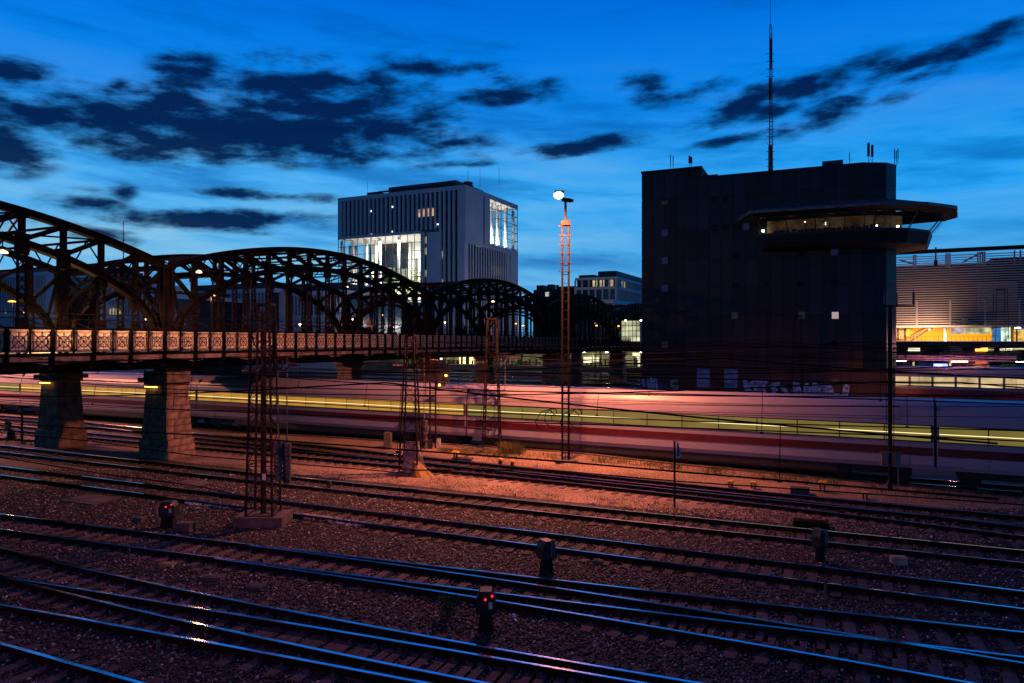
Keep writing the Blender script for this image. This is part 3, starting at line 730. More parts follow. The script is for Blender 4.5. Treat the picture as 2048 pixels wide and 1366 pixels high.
# person sitting on an arch foot
def person(px, py, d, colr, label):
    c = at(px, py, d); t = thing('person', label, 'person', c); bm_ = bpy.data.meshes.new('body')
    V = [(0, 0, .0), (0, .02, .25), (0, .03, .5), (0, .02, .62), (0, -.02, .76), (.2, .03, .47), (.27, -.05, .22), (.2, -.28, .12), (-.2, .03, .47), (-.27, -.05, .22), (-.2, -.28, .12), (.1, 0, -.02), (.13, -.42, .02), (.13, -.46, -.4), (.13, -.58, -.44), (-.1, 0, -.02), (-.13, -.42, .02), (-.13, -.46, -.4), (-.13, -.58, -.44)]
    E = [(0, 1), (1, 2), (2, 3), (3, 4), (2, 5), (5, 6), (6, 7), (2, 8), (8, 9), (9, 10), (0, 11), (11, 12), (12, 13), (13, 14), (0, 15), (15, 16), (16, 17), (17, 18)]
    bm_.from_pydata(V, E, []); o = bpy.data.objects.new('body', bm_); link(o, t); bm_.materials.append(colr)
    md = o.modifiers.new('skin', 'SKIN'); rad = [.15, .14, .16, .06, .11, .07, .05, .035, .07, .05, .035, .1, .075, .05, .04, .1, .075, .05, .04]
    for i, r in enumerate(rad): bm_.skin_vertices[0].data[i].radius = (r, r)
    bm_.skin_vertices[0].data[0].use_root = True
    o.modifiers.new('sub', 'SUBSURF').levels = 1; o.modifiers['sub'].render_levels = 1; return t
m_cloth = mat('pale_shirt', (.55, .42, .36), .8); m_cloth2 = mat('dark_jacket', (.06, .06, .07), .8)
p = person(737, 652, 62, m_cloth, 'person in a pale shirt sitting on the bridge under the second arch'); p.rotation_euler[2] = math.radians(90)
p = person(922, 652, 78, m_cloth2, 'person in dark clothes sitting on the bridge under the third arch'); p.rotation_euler[2] = math.radians(90)
m = MB()
for px, d in ((737, 62), (922, 78)):
    c = at(px, 652, d)
ss = MB(); c1_ = at(737, 656.5, 62); c2_ = at(922, 656.5, 78)
for c in (c1_, c2_): ss.bb(c.x - .25, c.x + .25, c.y - .9, c.y + .9, ZD - .05, c.z)
ss.build('bench_girder', m_steel, bridge)

# ------------------------------------------------------------------ white express train
m_tw = mat('white_train_paint', (.28, .255, .31), .35, var=.04, scale=.6, spec=.4)
m_tred = mat('red_train_stripe', (.075, .003, .004), .4, var=.1)
m_tband = mat('dark_window_band', (.03, .025, .03), .3)
m_tund = mat('black_underframe', (.010, .010, .011), .7, var=.4)
m_troof = mat('grey_train_roof', (.5, .5, .54), .5, var=.1)
m_twin = lit('lit_train_window', (.60, .47, .10), .36, .15); m_twin2 = lit('lit_train_window_orange', (.95, .46, .07), .62, .15)
m_tstr = emis('carriage_ceiling_light', (1, .86, .40), 1.6)
def trainY(X):
    xs = [-130, -71, -41, -21, -10.7, 6.2, 40]; ys = [40.0, 39.45, 39.2, 38.25, 37.75, 37.1, 35.9]
    return float(np.interp(X, xs, ys))
def car(x0, x1, label, n):
    ya, yb = trainY(x0) + 1.45, trainY(x1) + 1.45; L = math.hypot(x1 - x0, yb - ya); rz = math.atan2(yb - ya, x1 - x0)
    t = thing('train_car', label, 'train car', (x0, ya, -.02), rz, 'carriages of the white train')
    def part(mb, nm, mt, smooth=False, par=None):
        o = bpy.data.objects.new(nm, mb.mesh(nm, smooth=False)); o.data.materials.append(mt); link(o, par or t); return o
    prof = []  # side/roof half section (y out, z)
    sec = [(1.38, .80), (1.45, 1.0), (1.45, 2.05), (1.42, 2.76), (1.36, 3.1), (1.22, 3.42), (.98, 3.68), (.6, 3.83), (0, 3.89)]
    full = [(-a, z) for a, z in sec] + [(a, z) for a, z in sec[::-1][1:]]
    e = .05; b = MB()
    b.loft([[(x, y, z) for y, z in full] for x in (e, e + .02, L - e - .02, L - e)]); o = part(b, 'body', m_tw)
    r = MB(); r.bb(e + .05, L - e - .05, -1.468, -1.452, 1.41, 1.77); r.bb(e + .05, L - e - .05, 1.452, 1.468, 1.41, 1.77); part(r, 'red_stripe', m_tred)
    wb = MB()
    wb.bb(e + .05, L - e - .05, -1.470, -1.43, 2.02, 2.78); wb.bb(e + .05, L - e - .05, 1.43, 1.470, 2.02, 2.78); part(wb, 'window_band', m_tband)
    nw = 13; w = (L - 2 * e - .16) / nw; pm_ = MB(); pm_.bb(0, w - .05, -.012, .0, 2.07, 2.73); 
    wm = pm_.mesh('window'); wm.materials.append(m_twin2 if n in ORG else m_twin)
    for i in range(nw): inst('window', wm, (e + .08 + i * w, -1.4725, 0), parent=t)
    s_ = MB(); s_.bb(e + .1, L - e - .1, -1.492, -1.486, 2.385, 2.415); part(s_, 'light_strip', m_tstr)
    for x in (1.5, L - 1.5):
        d = MB(); d.bb(x - .45, x + .45, -1.462, -1.45, .95, 2.0); 
        for q in (-.46, .46): d.bb(x + q - .012, x + q + .012, -1.466, -1.45, .9, 2.78)
        part(d, 'door', m_tw)
    u = MB(); u.bb(3.5, L - 3.5, -1.2, 1.2, .28, .8); u.bb(4, L - 4, -1.36, 1.36, .42, .79); part(u, 'underframe', m_tund)
    for x in (2.6, L - 2.6):
        bo = part(MB().bb(x - 1.7, x + 1.7, -1.1, 1.1, .45, .75), 'bogie', m_tund)
        for dx in (-1.25, 1.25):
            for s in (-.75, .75): part(MB().tube([(x + dx, s - .06, .46), (x + dx, s + .06, .46)], .45, 18), 'wheel', m_tund, par=bo)
    g_ = MB(); g_.bb(L - e, L + e, -1.25, 1.25, .9, 3.6); part(g_, 'gangway', m_tund)
ORG = (2, 3)
xs_ = [-117, -92.5, -68, -45.5, -21.5, 3, 27.5]
lb = ['first carriage of the white train, farthest left beyond both stone piers', 'carriage of the white train seen left of the dark pier', 'white train carriage lit pink between the two stone piers', 'white train carriage with orange windows in the shade of the bridge', 'violet white train carriage between the large mast and the two leg lamp mast', 'pink lit train carriage below the dark tower', ]
for i in range(6): car(xs_[i], xs_[i + 1], lb[i], i)
t = thing('railway_track', 'track under the white train', 'railway track', (-30, trainY(-30) + .7, -.17)); off = Vector(t.location)
line = [Vector((x, trainY(x) + .7, 0)) for x in np.linspace(-125, 40, 60)]
for o_ in (0, 1.5): rail_mesh('rail', [p + Vector((0, o_, 0)) - off for p in line], t)
m = MB(); x = -110.0
while x < 35: m.box((x - 0, trainY(x) + 1.45, -.2), (.26, 2.6, .1)); x += .64
m.build('sleeper_row', m_slc, t, kind='stuff')
# low platform kerb in front of the train
kp = [gz(x, y, -.1) for x, y in top1 if x >= 500]
t = MB()
for a, b in zip(kp, kp[1:]): t.beam(a + Vector((0, .1, -.06)), b + Vector((0, .1, -.06)), .22, .26)
tag(t.build('kerb_edge', m_conc), 'low concrete edging between the gravel path and the white train', 'kerb')
# ------------------------------------------------------------------ dark signal tower
m_clad = mat('dark_metal_cladding', (.006, .010, .018), .45, spec=.35, metal=.0, var=.18, scale=.5, objrand=.75, stretch=(1, 1, .25))
m_tcore = mat('tower_core', (.012, .013, .015), .8)
m_roofm = mat('zinc_canopy', (.10, .11, .13), .45, metal=.3, var=.3, scale=1.5)
m_brick = bpy.data.materials.new('dark_brick'); m_brick.use_nodes = True
nt = m_brick.node_tree; b = nt.nodes['Principled BSDF']; b.inputs['Roughness'].default_value = .9
bt = nt.nodes.new('ShaderNodeTexBrick'); tcx = nt.nodes.new('ShaderNodeTexCoord'); mp = nt.nodes.new('ShaderNodeMapping'); mp.inputs['Rotation'].default_value = (math.pi / 2, 0, 0)
nt.links.new(tcx.outputs['Object'], mp.inputs[0]); nt.links.new(mp.outputs[0], bt.inputs['Vector']); bt.inputs['Scale'].default_value = 2.2
bt.inputs['Color1'].default_value = (.10, .05, .035, 1); bt.inputs['Color2'].default_value = (.07, .035, .028, 1); bt.inputs['Mortar'].default_value = (.04, .035, .03, 1); bt.inputs['Mortar Size'].default_value = .012
nt.links.new(bt.outputs[0], b.inputs['Base Color'])
DT = 76.0
C0 = at(1726, 683, DT); C0.z = 0
def hd(deg):  # heading clockwise from the camera's forward, as a world direction
    a = math.radians(deg); l, dpt = math.sin(a), math.cos(a); return Vector((l * CT - dpt * ST, l * ST + dpt * CT, 0))
U = hd(113.7); V = hd(203.7)
def T(u, v, z): return C0 + U * u + V * v + Vector((0, 0, z))
def u_at(px, v=0.0):   # solve for u where the line v=const meets the pixel's ray
    r = ray(px); rx, ry = r[0], r[1]; P = C0 + V * v
    det = U.x * (-ry) - U.y * (-rx); return (-P.x * (-ry) + P.y * (-rx)) / det
uL = u_at(1372); uLL = u_at(1283, -1.2); uLR = u_at(1402, -1.2)
ZT = 25.15
tower = thing('signal_tower', 'tall dark clad railway signal tower with a wide glazed control cabin', 'building', T(uL / 2, 0, 0))
outl = [(uL, 0), (0, 0), (2.25, -1.08), (3.3, -2.67), (3.9, -13), (uL, -13)]
def polyT(pts, z0, z1):
    m = MB(); return m.prism([tuple(T(u, v, 0))[:2] for u, v in pts], z0, z1)
inset = [(uL + .1, -.12), (-.05, -.12), (2.15, -1.2), (3.15, -2.72), (3.78, -12.9), (uL + .1, -12.9)]
polyT(inset, 0, ZT - .1).build('core', m_tcore, tower)
polyT([(uLL + .1, -1.35), (uLR, -1.35), (uLR, -12), (uLL + .1, -12)], 0, 26.55).build('core', m_tcore, tower)
m = MB(); q = T((uLL + uLR) / 2, -1.3, 26.6)
polyT([(uLL - .05, -1.1), (uLR + .1, -1.1), (uLR + .1, -12.1), (uLL - .05, -12.1)], 26.6, 26.8).build('parapet', m_clad, tower)
polyT([(a * 1.004, b_ + .03 if b_ > -1 else b_) for a, b_ in outl], ZT, ZT + .14).build('parapet', m_clad, tower)
s_ = polyT([(uLR, -3), (uLR + 1.6, -3), (uLR + 1.6, -9), (uLR, -9)], 25.3, 26.1); s_.build('roof_box', m_clad, tower)
pan_n = 0
def panel_run(p, q, z_rows, w):
    """clad a wall from p to q (uv pairs), outward side to the right hand of p->q seen from above"""
    a, b_ = T(p[0], p[1], 0), T(q[0], q[1], 0); d = (b_ - a); L = d.length; d.normalize(); n_ = Vector((d.y, -d.x, 0))
    n = max(1, round(L / w)); ww = L / n
    for i in range(n):
        for z0, z1 in zip(z_rows, z_rows[1:]):
            c = a + d * (ww * (i + .5)) + n_ * (-.05) + Vector((0, 0, (z0 + z1) / 2))
            tl = R.gauss(0, .006); nn = (n_ + Vector((0, 0, tl)) + d * R.gauss(0, .006)).normalized(); dd = nn.cross(Vector((0, 0, 1))).normalized() * -1; zz = nn.cross(dd)
            mb = MB(); mb.box(c, (ww - .035, .06, z1 - z0 - .04), ax=(dd, nn, zz)); mb.build('cladding_panel', m_clad, tower, origin=c)
rows = [3.65, 6.2, 9.4, 12.6, 15.8, 19.2, 22.9, ZT]
panel_run((uL, 0), (0, 0), rows, 1.28)
panel_run((0, 0), (2.25, -1.08), rows, 1.3); panel_run((2.25, -1.08), (3.3, -2.67), rows, 1.9)
panel_run((3.3, -2.67), (3.9, -13), rows, 2.6)
panel_run((uLL, -1.2), (uL, -1.2), [3.65, 6.8, 10.0, 13.3, 16.5, 19.8, 23.4, 26.6], 1.5)
panel_run((uL, -1.2), (uL, 0), [3.65, 12.6, ZT], 1.2)
polyT([(uL + .02, -.06), (0, -.06), (2.2, -1.12), (3.22, -2.7), (3.82, -12.9), (uL, -12.9)], -.3, 3.62).build('brick_base', m_brick, tower)
polyT([(uLL + .05, -1.25), (uL, -1.25), (uL, -12), (uLL + .05, -12)], -.3, 3.62).build('brick_base', m_brick, tower)
# windows
m_wfr = mat('black_window_frame', (.01, .01, .012), .5); m_wdark = mat('unlit_pane', (.003, .003, .005), .3, var=.1, spec=.15)
m_wblue = emis('glowing_unlit_pane', (.03, .07, .30), .10); m_wwht = emis('lit_pane_white', (.75, .55, .60), .55); m_wdim = emis('dim_pane', (.10, .10, .085), .10)  # the blue panes are unlit; a faint glow is put into them
def twin(px, py, w, h, mt, v=0.0, label=None):
    u = u_at(px, v + .0); p = T(u, v, 0); d = (Vector((p.x, p.y)).dot(Vector((-ST, CT)))); z = zat(py, d)
    fr = MB(); c = T(u, v + .0, z); fr.box(c, (w + .16, .14, h + .16), ax=(U, V, Vector((0, 0, 1)))); o = fr.build('window', m_wfr, tower, origin=c)
    pn = MB(); pn.box(T(u, v + .08, z), (w, .03, h), ax=(U, V, Vector((0, 0, 1)))); pn.build('pane', mt, o)
def Z4(x, y): return 1250 + x / 2.926, 260 + y / 2.926
for x, y, mt in ((523, 408, m_wdark), (585, 403, m_wdark), (522, 575, m_wdark), (585, 571, m_wdark), (646, 568, m_wdark), (708, 565, m_wblue), (645, 735, m_wdark), (1030, 728, m_wdark), (1226, 713, m_wblue), (645, 910, m_wdark), (830, 902, m_wdark), (1025, 900, m_wdark), (1226, 893, m_wdark), (643, 1085, m_wdim), (1035, 1083, m_wdim), (1230, 1085, m_wwht), (643, 1250, m_wdark), (1226, 1250, m_wdark)):
    twin(*Z4(x, y), .66, .72, mt)
for x, y, mt in ((234, 603, m_wblue), (234, 765, m_wblue), (234, 927, m_wblue), (234, 1257, m_wdim), (234, 1092, m_wdark)): twin(*Z4(x, y), .72, .8, mt, -1.2)
twin(*Z4(232, 427), .75, .28, m_wdim, -1.2)
# doors and small things on the brick base
m_door = mat('pale_blue_door', (.16, .32, .48), .6)
for px in (1407, 1462):
    u = u_at(px); m = MB(); m.box(T(u, .02, 2.35), (1.45, .06, 2.1), ax=(U, V, Vector((0, 0, 1)))); m.build('door', m_door, tower)
m = MB(); m.box(T(u_at(1670), .02, zat(761, DT + 1)), (.68, .06, .38), ax=(U, V, Vector((0, 0, 1)))); m.build('wall_plate', m_wdim, tower)
# graffiti: flat painted strokes
m_gb = mat('pale_blue_graffiti', (.40, .58, .80), .7, var=.2); m_gg = mat('green_graffiti', (.30, .55, .40), .7); m_gv = mat('violet_graffiti', (.17, .11, .22), .7); m_gk = mat('black_graffiti_outline', (.006, .006, .01), .7)
def stroke(pts, w, mt, v=.0, lift=.03):
    """pts in photo pixels; a fat round-cornered stroke on the wall"""
    P = []
    for x, y in pts:
        u = u_at(x, v); p = T(u, v, 0); d = Vector((p.x, p.y)).dot(Vector((-ST, CT))); P.append(T(u, v + lift, zat(y, d)))
    m = MB(); vs = []; 
    for a, b_ in zip(P, P[1:]):
        d = (b_ - a).normalized(); n_ = d.cross(V).normalized() * w / 2; m.add([a + n_, b_ + n_, b_ - n_, a - n_], [(0, 1, 2, 3)])
    for a in P: m.add([a + U * (w / 2 * math.cos(q * math.pi / 5)) + Vector((0, 0, w / 2 * math.sin(q * math.pi / 5))) for q in range(10)], [tuple(range(10))])
    return m
GR = [(m_gb, 5.4, [[(1490, 763), (1494, 778), (1506, 789)], [(1500, 770), (1512, 764), (1512, 785)]]), (m_gb, 5.0, [[(1522, 764), (1518, 778), (1524, 790)], [(1532, 765), (1520, 776), (1535, 790)]]),
      (m_gb, 4.6, [[(1556, 768), (1542, 772), (1552, 780), (1544, 790)], [(1565, 775), (1575, 788)]]), (m_gb, 5.2, [[(1589, 768), (1587, 788), (1600, 786), (1593, 768)]]), (m_gb, 5.6, [[(1609, 792), (1613, 771), (1624, 790), (1630, 770)]]), 
      (m_gb, 5.4, [[(1640, 772), (1634, 784), (1642, 791), (1652, 784), (1650, 773), (1640, 772)]]), (m_gb, 6.2, [[(1659, 776), (1664, 790), (1678, 794), (1690, 788), (1693, 774)]])]
gm = MB(); gk = MB()
for mt, wpx, strokes in GR:
    for s_ in strokes:
        a = stroke(s_, wpx * .1 + .14, mt, lift=.014); gk.add(a.v, a.f)
        a = stroke(s_, wpx * .1, mt, lift=.022); gm.add(a.v, a.f)
gk.build('graffiti_outline', m_gk, tower); gm.build('graffiti', m_gb, tower)
g1 = MB(); g2 = MB(); g3 = MB()
for s_ in ([(1297, 762), (1300, 778)], [(1303, 758), (1306, 780)], [(1311, 760), (1313, 780)], [(1286, 762), (1289, 770)]): a = stroke(s_, .45, m_gb, -1.2); g1.add(a.v, a.f)
for s_ in ([(1352, 762), (1343, 764), (1345, 772), (1354, 774), (1352, 782), (1344, 781)],): a = stroke(s_, .42, m_gg, -1.2); g2.add(a.v, a.f)
for s_ in ([(1320, 778), (1322, 768), (1327, 779), (1331, 769), (1336, 780)],): a = stroke(s_, .28, m_gv, -1.2); g3.add(a.v, a.f)
g1.build('graffiti', m_gb, tower); g2.build('graffiti', m_gg, tower); g3.build('graffiti', m_gv, tower)
# control cabin wrapped round the corner
def ring(pts, z): return [T(u, v, z) for u, v in pts]
w0 = [(-8.9, 0), (-8.6, .6), (.1, .6), (2.6, -.5), (4.2, -2.3), (4.6, -6), (3.8, -7)]
ap0 = [(-10.3, -.1), (-9.6, 2.3), (.7, 2.3), (3.9, .9), (6.0, -1.8), (6.6, -6.5), (3.8, -7.5)]
ap1 = [(-10.5, -.1), (-9.8, 2.7), (.8, 2.7), (4.1, 1.1), (6.3, -1.7), (7.0, -6.5), (3.8, -7.6)]
wt_ = [(-11.0, -.1), (-10.3, 3.7), (1.1, 3.7), (4.9, 1.9), (7.5, -1.3), (8.3, -6.8), (3.8, -8)]
cn = [(-12.6, .1), (-10.8, 4.6), (1.4, 4.6), (5.6, 2.7), (8.6, -.9), (9.5, -7.2), (3.8, -9.5)]
ct_ = [(-10.8, -.05), (-10.3, .35), (.2, .35), (2.6, -.8), (3.8, -2.7), (4.3, -9), (3.8, -9.2)]
m = MB(); m.loft([ring(w0, 16.3), ring(ap0, 16.55), ring(ap1, 17.75), ring(ap1, 17.9)], closed=True); m.build('apron', m_clad, tower)
m = MB(); m.loft([ring([(a, b_ + .02) for a, b_ in wt_], 19.6), ring(cn, 19.95), ring(cn, 20.15)], cap=False); m.build('soffit', m_tcore, tower)
ctm = MB(); ctm.loft([ring(cn, 20.151), ring(ct_, 21.35)], cap=False)
ctm.build('canopy_roof', m_roofm, tower)
m = MB()
for i in range(5):
    a, b_ = T(*cn[i], 20.15), T(*cn[i + 1], 20.15); a2, b2 = T(*ct_[i], 21.35), T(*ct_[i + 1], 21.35); n = max(2, int((b_ - a).length / .9))
    for k in range(n + 1): f = k / n; m.beam(a + (b_ - a) * f + Vector((0, 0, .03)), a2 + (b2 - a2) * f + Vector((0, 0, .03)), .04, .06)
    m.beam(a + Vector((0, 0, -.06)), b_ + Vector((0, 0, -.06)), .08, .3)
m.build('canopy_seam', m_roofm, tower)
cab_floor = MB(); cab_floor.prism([tuple(T(u, v, 0))[:2] for u, v in ap1], 17.905, 17.95); cab_floor.build('cabin_floor', m_tcore, tower)
m_cg = glass('cabin_glass', (.03, .03, .03), .72, .04)
mul = MB()
for i in range(5):
    a, b_ = T(*ap1[i], 17.95), T(*ap1[i + 1], 17.95); a2, b2 = T(*wt_[i], 19.58), T(*wt_[i + 1], 19.58); L = (b_ - a).length; n = 1 if L < 3.6 else round(L / 2.6)
    for k in range(n):
        f0, f1 = k / n, (k + 1) / n; p = [a.lerp(b_, f0), a.lerp(b_, f1), a2.lerp(b2, f1), a2.lerp(b2, f0)]
        g = MB(); g.add(p, [(0, 1, 2, 3)]); g.build('window_pane', m_cg, tower)
        mul.beam(p[0], p[3], .1, .1)
    mul.beam(a, b_, .1, .12); mul.beam(a2, b2, .1, .12)
mul.build('mullion', m_wfr, tower)
m_cwall = mat('cabin_inner_wall', (.35, .28, .18), .8, var=.4, scale=.8)
m = polyT([(-9.5, .02), (0.2, .02), (2.5, -1.1), (3.6, -2.7), (3.8, -2.2), (2.6, -.95), (.3, .14), (-9.5, .14)], 17.96, 19.7); m.build('inner_wall', m_cwall, tower)
dk = MB()
for k in range(16):
    u = -8.5 + k * .62; dk.box(T(u, 1.9 + R.uniform(-.3, .3), 18.05 + R.uniform(0, .25)), (R.uniform(.3, .6), .3, R.uniform(.2, .5)), ax=(U, V, Vector((0, 0, 1))))
for k in range(6): dk.tube([T(-7.5 + k * 1.9, 1.2, 18), T(-7.5 + k * 1.9, 1.2, 19.5)], .04, 6)
dk.build('desk', m_black, tower)
m_cl = emis('cabin_lamp_glow', (1, .85, .6), 14)
li = MB()
for u, v, z, s in ((-1.0, 1.8, 18.35, .07), (1.2, 1.9, 18.3, .1), (3.2, .5, 18.3, .16), (-5.6, 1.4, 19.2, .05), (-9.9, .7, 18.6, .2), (-3.6, .6, 19.1, .05), (-3.6, .6, 18.9, .05)): li.box(T(u, v, z), (s * 1.5, s, s), ax=(U, V, Vector((0, 0, 1))))
li.build('cabin_lamp', m_cl, tower)
for u, v in ((-7, 1.6), (-3, 1.6), (1.4, 1.3), (4.6, -1.5)): pt('cabin_light', T(u, v, 19.3), 9, (1, .78, .45), .2)
m = MB(); c = T(7.0, -3.2, 16.4); m.tube([c, c - Vector((0, 0, 1.4))], .08, 6); m.lathe(c - Vector((0, 0, 2.0)), [(.1, 0), (.18, .1), (.18, .6), (.08, .7)]); m.build('hanging_fixture', m_black, tower)
# roof aerials
def aerial(px, py0, py1, n, label, d=DT + 4, gap=.3, r=.1):
    t = thing('roof_aerial', label, 'antenna', at(px, py0, d), group='aerials on the tower roof'); m = MB()
    b0 = t.location.copy()
    for k in range(n):
        p = b0 + U * (k * gap); hh = (py0 - py1) / F * d * (1 - .12 * (k % 2)); m.tube([p, p + Vector((0, 0, hh))], .03, 6); m.tube([p + Vector((0, 0, hh * .35)), p + Vector((0, 0, hh * .95))], r, 8)
        m.build if False else None
    m.tube([b0 + Vector((0, 0, .4)), b0 + U * gap * max(1, n - 1) + Vector((0, 0, .4))], .02, 5)
    m.build('aerial_rod', m_black, t)
aerial(1341, 337, 309, 2, 'pair of thin aerials on the low left roof of the tower', DT + 7, .3, .05); aerial(1379, 334, 311, 2, 'stubby twin aerial at the step in the tower roof', DT + 6, .2, .12)
aerial(1699, 328, 305, 1, 'single short aerial near the right end of the tower roof', DT + 1, .3, .04); aerial(1737, 328, 284, 2, 'tallest pair of thick aerials above the right end of the tower', DT, .35, .13); aerial(1789, 330, 297, 3, 'three slim aerials on the rounded right corner of the tower', DT - .5, .16, .05)
m = MB(); c = at(1665, 328, DT + 4); m.box(c, (2.1, 1.2, .5), ax=(U, V, Vector((0, 0, 1)))); tag(m.build('roof_hatch', m_clad), 'flat dark hatch box on the tower roof', 'hatch')
# tall radio mast
dM = 82.0; base = at(1541, 344, dM); rm = thing('radio_mast', 'very tall thin radio mast rising from the tower roof', 'mast', base)
ztp = zat(50, dM); m = MB(); w = .23
for k in range(3):
    a = k * 2.094; o = Vector((math.cos(a) * w, math.sin(a) * w, 0)); m.tube([base + o, Vector((base.x, base.y, ztp)) + o * .5], .045, 5)
z = base.z
while z < ztp - 1:
    for k in range(3):
        a, b_ = k * 2.094, (k + 1) * 2.094; m.beam((base.x + math.cos(a) * w, base.y + math.sin(a) * w, z), (base.x + math.cos(b_) * w, base.y + math.sin(b_) * w, z + .45), .03, .03)
    z += .45
m.build('lattice', m_black, rm); m = MB(); z = base.z + .6
while z < ztp - 3: m.box((base.x, base.y, z), (.95, .05, .05), rz=TH); z += .85
m.build('step_bar', m_black, rm)
m = MB(); m.tube([(base.x, base.y, ztp - .2), (base.x, base.y, ztp + 6)], .035, 6, .012); m.tube([(base.x + .1, base.y, ztp - 5), (base.x + .1, base.y, ztp - 1.5)], .12, 6); m.tube([(base.x - .05, base.y, ztp - 8.5), (base.x - .05, base.y, ztp - 6)], .16, 6); m.tube([(base.x, base.y, base.z), (base.x, base.y, base.z + 3)], .25, 8); m.build('whip', m_black, rm)

# ------------------------------------------------------------------ tall white office block with glazed halls
m_wfac = mat('white_stone_facade', (.52, .47, .50), .7, var=.06, scale=.15); m_dg = mat('dark_facade_glass', (.018, .024, .04), .18, var=.35, scale=.25, spec=.7)
m_spn = mat('spandrel_band', (.010, .012, .02), .4)
PC = at(931, 683, 190); X0, Y0 = PC.x, PC.y; ZTB = 6.5 + 314 * 190 / F
def xl(px, Y): return onY(px, Y)[1]
xW = xl(675.5, Y0); _, yE = onX(1036, X0)
ob = thing('office_tower', 'tall white office block with vertical fins and brightly lit glazed halls', 'building', (X0, Y0, -.2))
def obox(nm, mt, *a): return MB().bb(*a).build(nm, mt, ob)
zA1 = 35.7; xa = xl(842, Y0); zA0 = 17.0; zR1 = ZTB - 4.4; zR0 = zat(490, 205)
_, yg = onX(979, X0)
obox('glass_volume', m_dg, xW + .6, X0 - .6, Y0 + .6, yg - 1, zA1 + .9, ZTB - 1.2)
obox('glass_volume', m_dg, xa + .6, X0 - .6, Y0 + .6, yg - 1, -.2, zA1 + .8)
obox('glass_volume', m_dg, X0 - 22, X0 - .6, yg - .9, yE - .6, -.2, zR0 - .5)
obox('glass_volume', m_dg, xW + .6, xa + .5, Y0 + 14, yE - 1, -.2, zA1 + .8)
obox('glass_volume', m_dg, xW + .6, X0 - 14, yg - .9, yE - 1, zA1 + .9, ZTB - 1.2)
obox('glass_volume', m_dg, X0 - .62, X0 - .25, Y0 + 1.4, onX(1013, X0)[1], -.2, zR0 - 1.45)
obox('roof_slab', m_wfac, xW, X0, Y0, yE, ZTB - 1.1, ZTB)
obox('floor_slab', m_wfac, xW, xa, Y0, Y0 + 14, zA1, zA1 + .85)
obox('floor_slab', m_wfac, xW, xa, Y0, Y0 + 14, zA0 - .8, zA0)
obox('floor_slab', m_wfac, X0 - 14, X0, yg - .6, yE, zR0 - .49, zR0)
xs1 = xl(853, Y0); xs2 = xl(880, Y0)
obox('solid_wall', m_wfac, xs1, xs2, Y0 - .05, Y0 + .55, -.2, zat(462, 192.5))
obox('solid_wall', m_wfac, xl(842.5, Y0), xl(848.5, Y0), Y0 - .05, Y0 + .55, -.2, zA1 + .4)
obox('corner_wall', m_wfac, X0 - 2.0, X0, Y0 + .01, Y0 + 1.3, -.2, ZTB - 1.11)
obox('corner_wall', m_wfac, xW, xW + 1.5, Y0 + .01, Y0 + 1.5, zA1 + .86, ZTB - 1.11)
ysl, zst = onX(968, X0)[1], zat(459, 190)
obox('solid_wall', m_wfac, X0 - .6, X0 + .02, Y0 + 1.31, ysl - .4, zR0 - .8, ZTB - 1.11); obox('solid_wall', m_wfac, X0 - .6, X0 + .02, ysl + .4, yg - .05, zR0 - .8, ZTB - 1.11)
obox('solid_wall', m_wfac, X0 - .6, X0 + .03, onX(1014, X0)[1], onX(1019, X0)[1], -.2, zR0 - .51); obox('solid_wall', m_wfac, X0 - .6, X0 + .03, onX(1021.5, X0)[1], yE, -.2, zR0 - .51)
obox('solid_wall', m_wfac, X0 - .6, X0 + .025, Y0 + 1.31, yE, zR0 - 1.4, zR0 - .55)
fin = MB(); fin.bb(-.32, .32, -.02, .75, 0, 1); fm = fin.mesh('facade_fin'); fm.materials.append(m_wfac)
def fins(pxs, z0, z1, Y=None):
    for px in pxs:
        x = xl(px, Y0); o = inst('facade_fin', fm, (x - X0, 0, z0 + .2), parent=ob); o.scale = (1, 1, z1 - z0)
def Z7(x): return 660 + x / 5.12
fins([Z7(x) for x in (145, 185, 228, 270, 312, 355, 398, 440, 483, 526, 570, 615, 660, 706, 750, 796, 842, 887, 934, 980, 1027, 1074, 1122)], zA1 + .9, ZTB - 1.11)
fins([Z7(x) for x in (1168, 1218, 1266, 1316)], -.2, ZTB - 1.11)
fins([Z7(x) for x in (1128,)], -.2, zA1 + .9)
for x in (1382, 1412, 1440, 1468, 1497, 1524, 1552, 1578, 1604, 1630, 1655, 1680, 1704, 1728, 1752, 1776, 1798):
    y = onX(Z7(x), X0)[1]; o = inst('facade_fin', fm, (-.75, y - Y0, 0.0), parent=ob); o.rotation_euler[2] = 0; o.scale = (1, 1, 1)
    o.rotation_euler = (0, 0, math.pi / 2); o.location = (0, y - Y0, 0); o.scale = (.8, .35, zR0 - 1.4 + .2)
for z in np.arange(3.5, ZTB - 2, 3.6):
    if z > zA1 + 1: obox('spandrel', m_spn, xW + 1.6, X0 - 2, Y0 + .5, Y0 + .58, z, z + .7)
    obox('spandrel', m_spn, xs2 + .3, X0 - 2, Y0 + .5, Y0 + .59, z + .01, z + .69)
    if z < zR0 - 2: obox('spandrel', m_spn, X0 - .24, X0 - .2, Y0 + 1.4, onX(1013, X0)[1], z, z + .6)
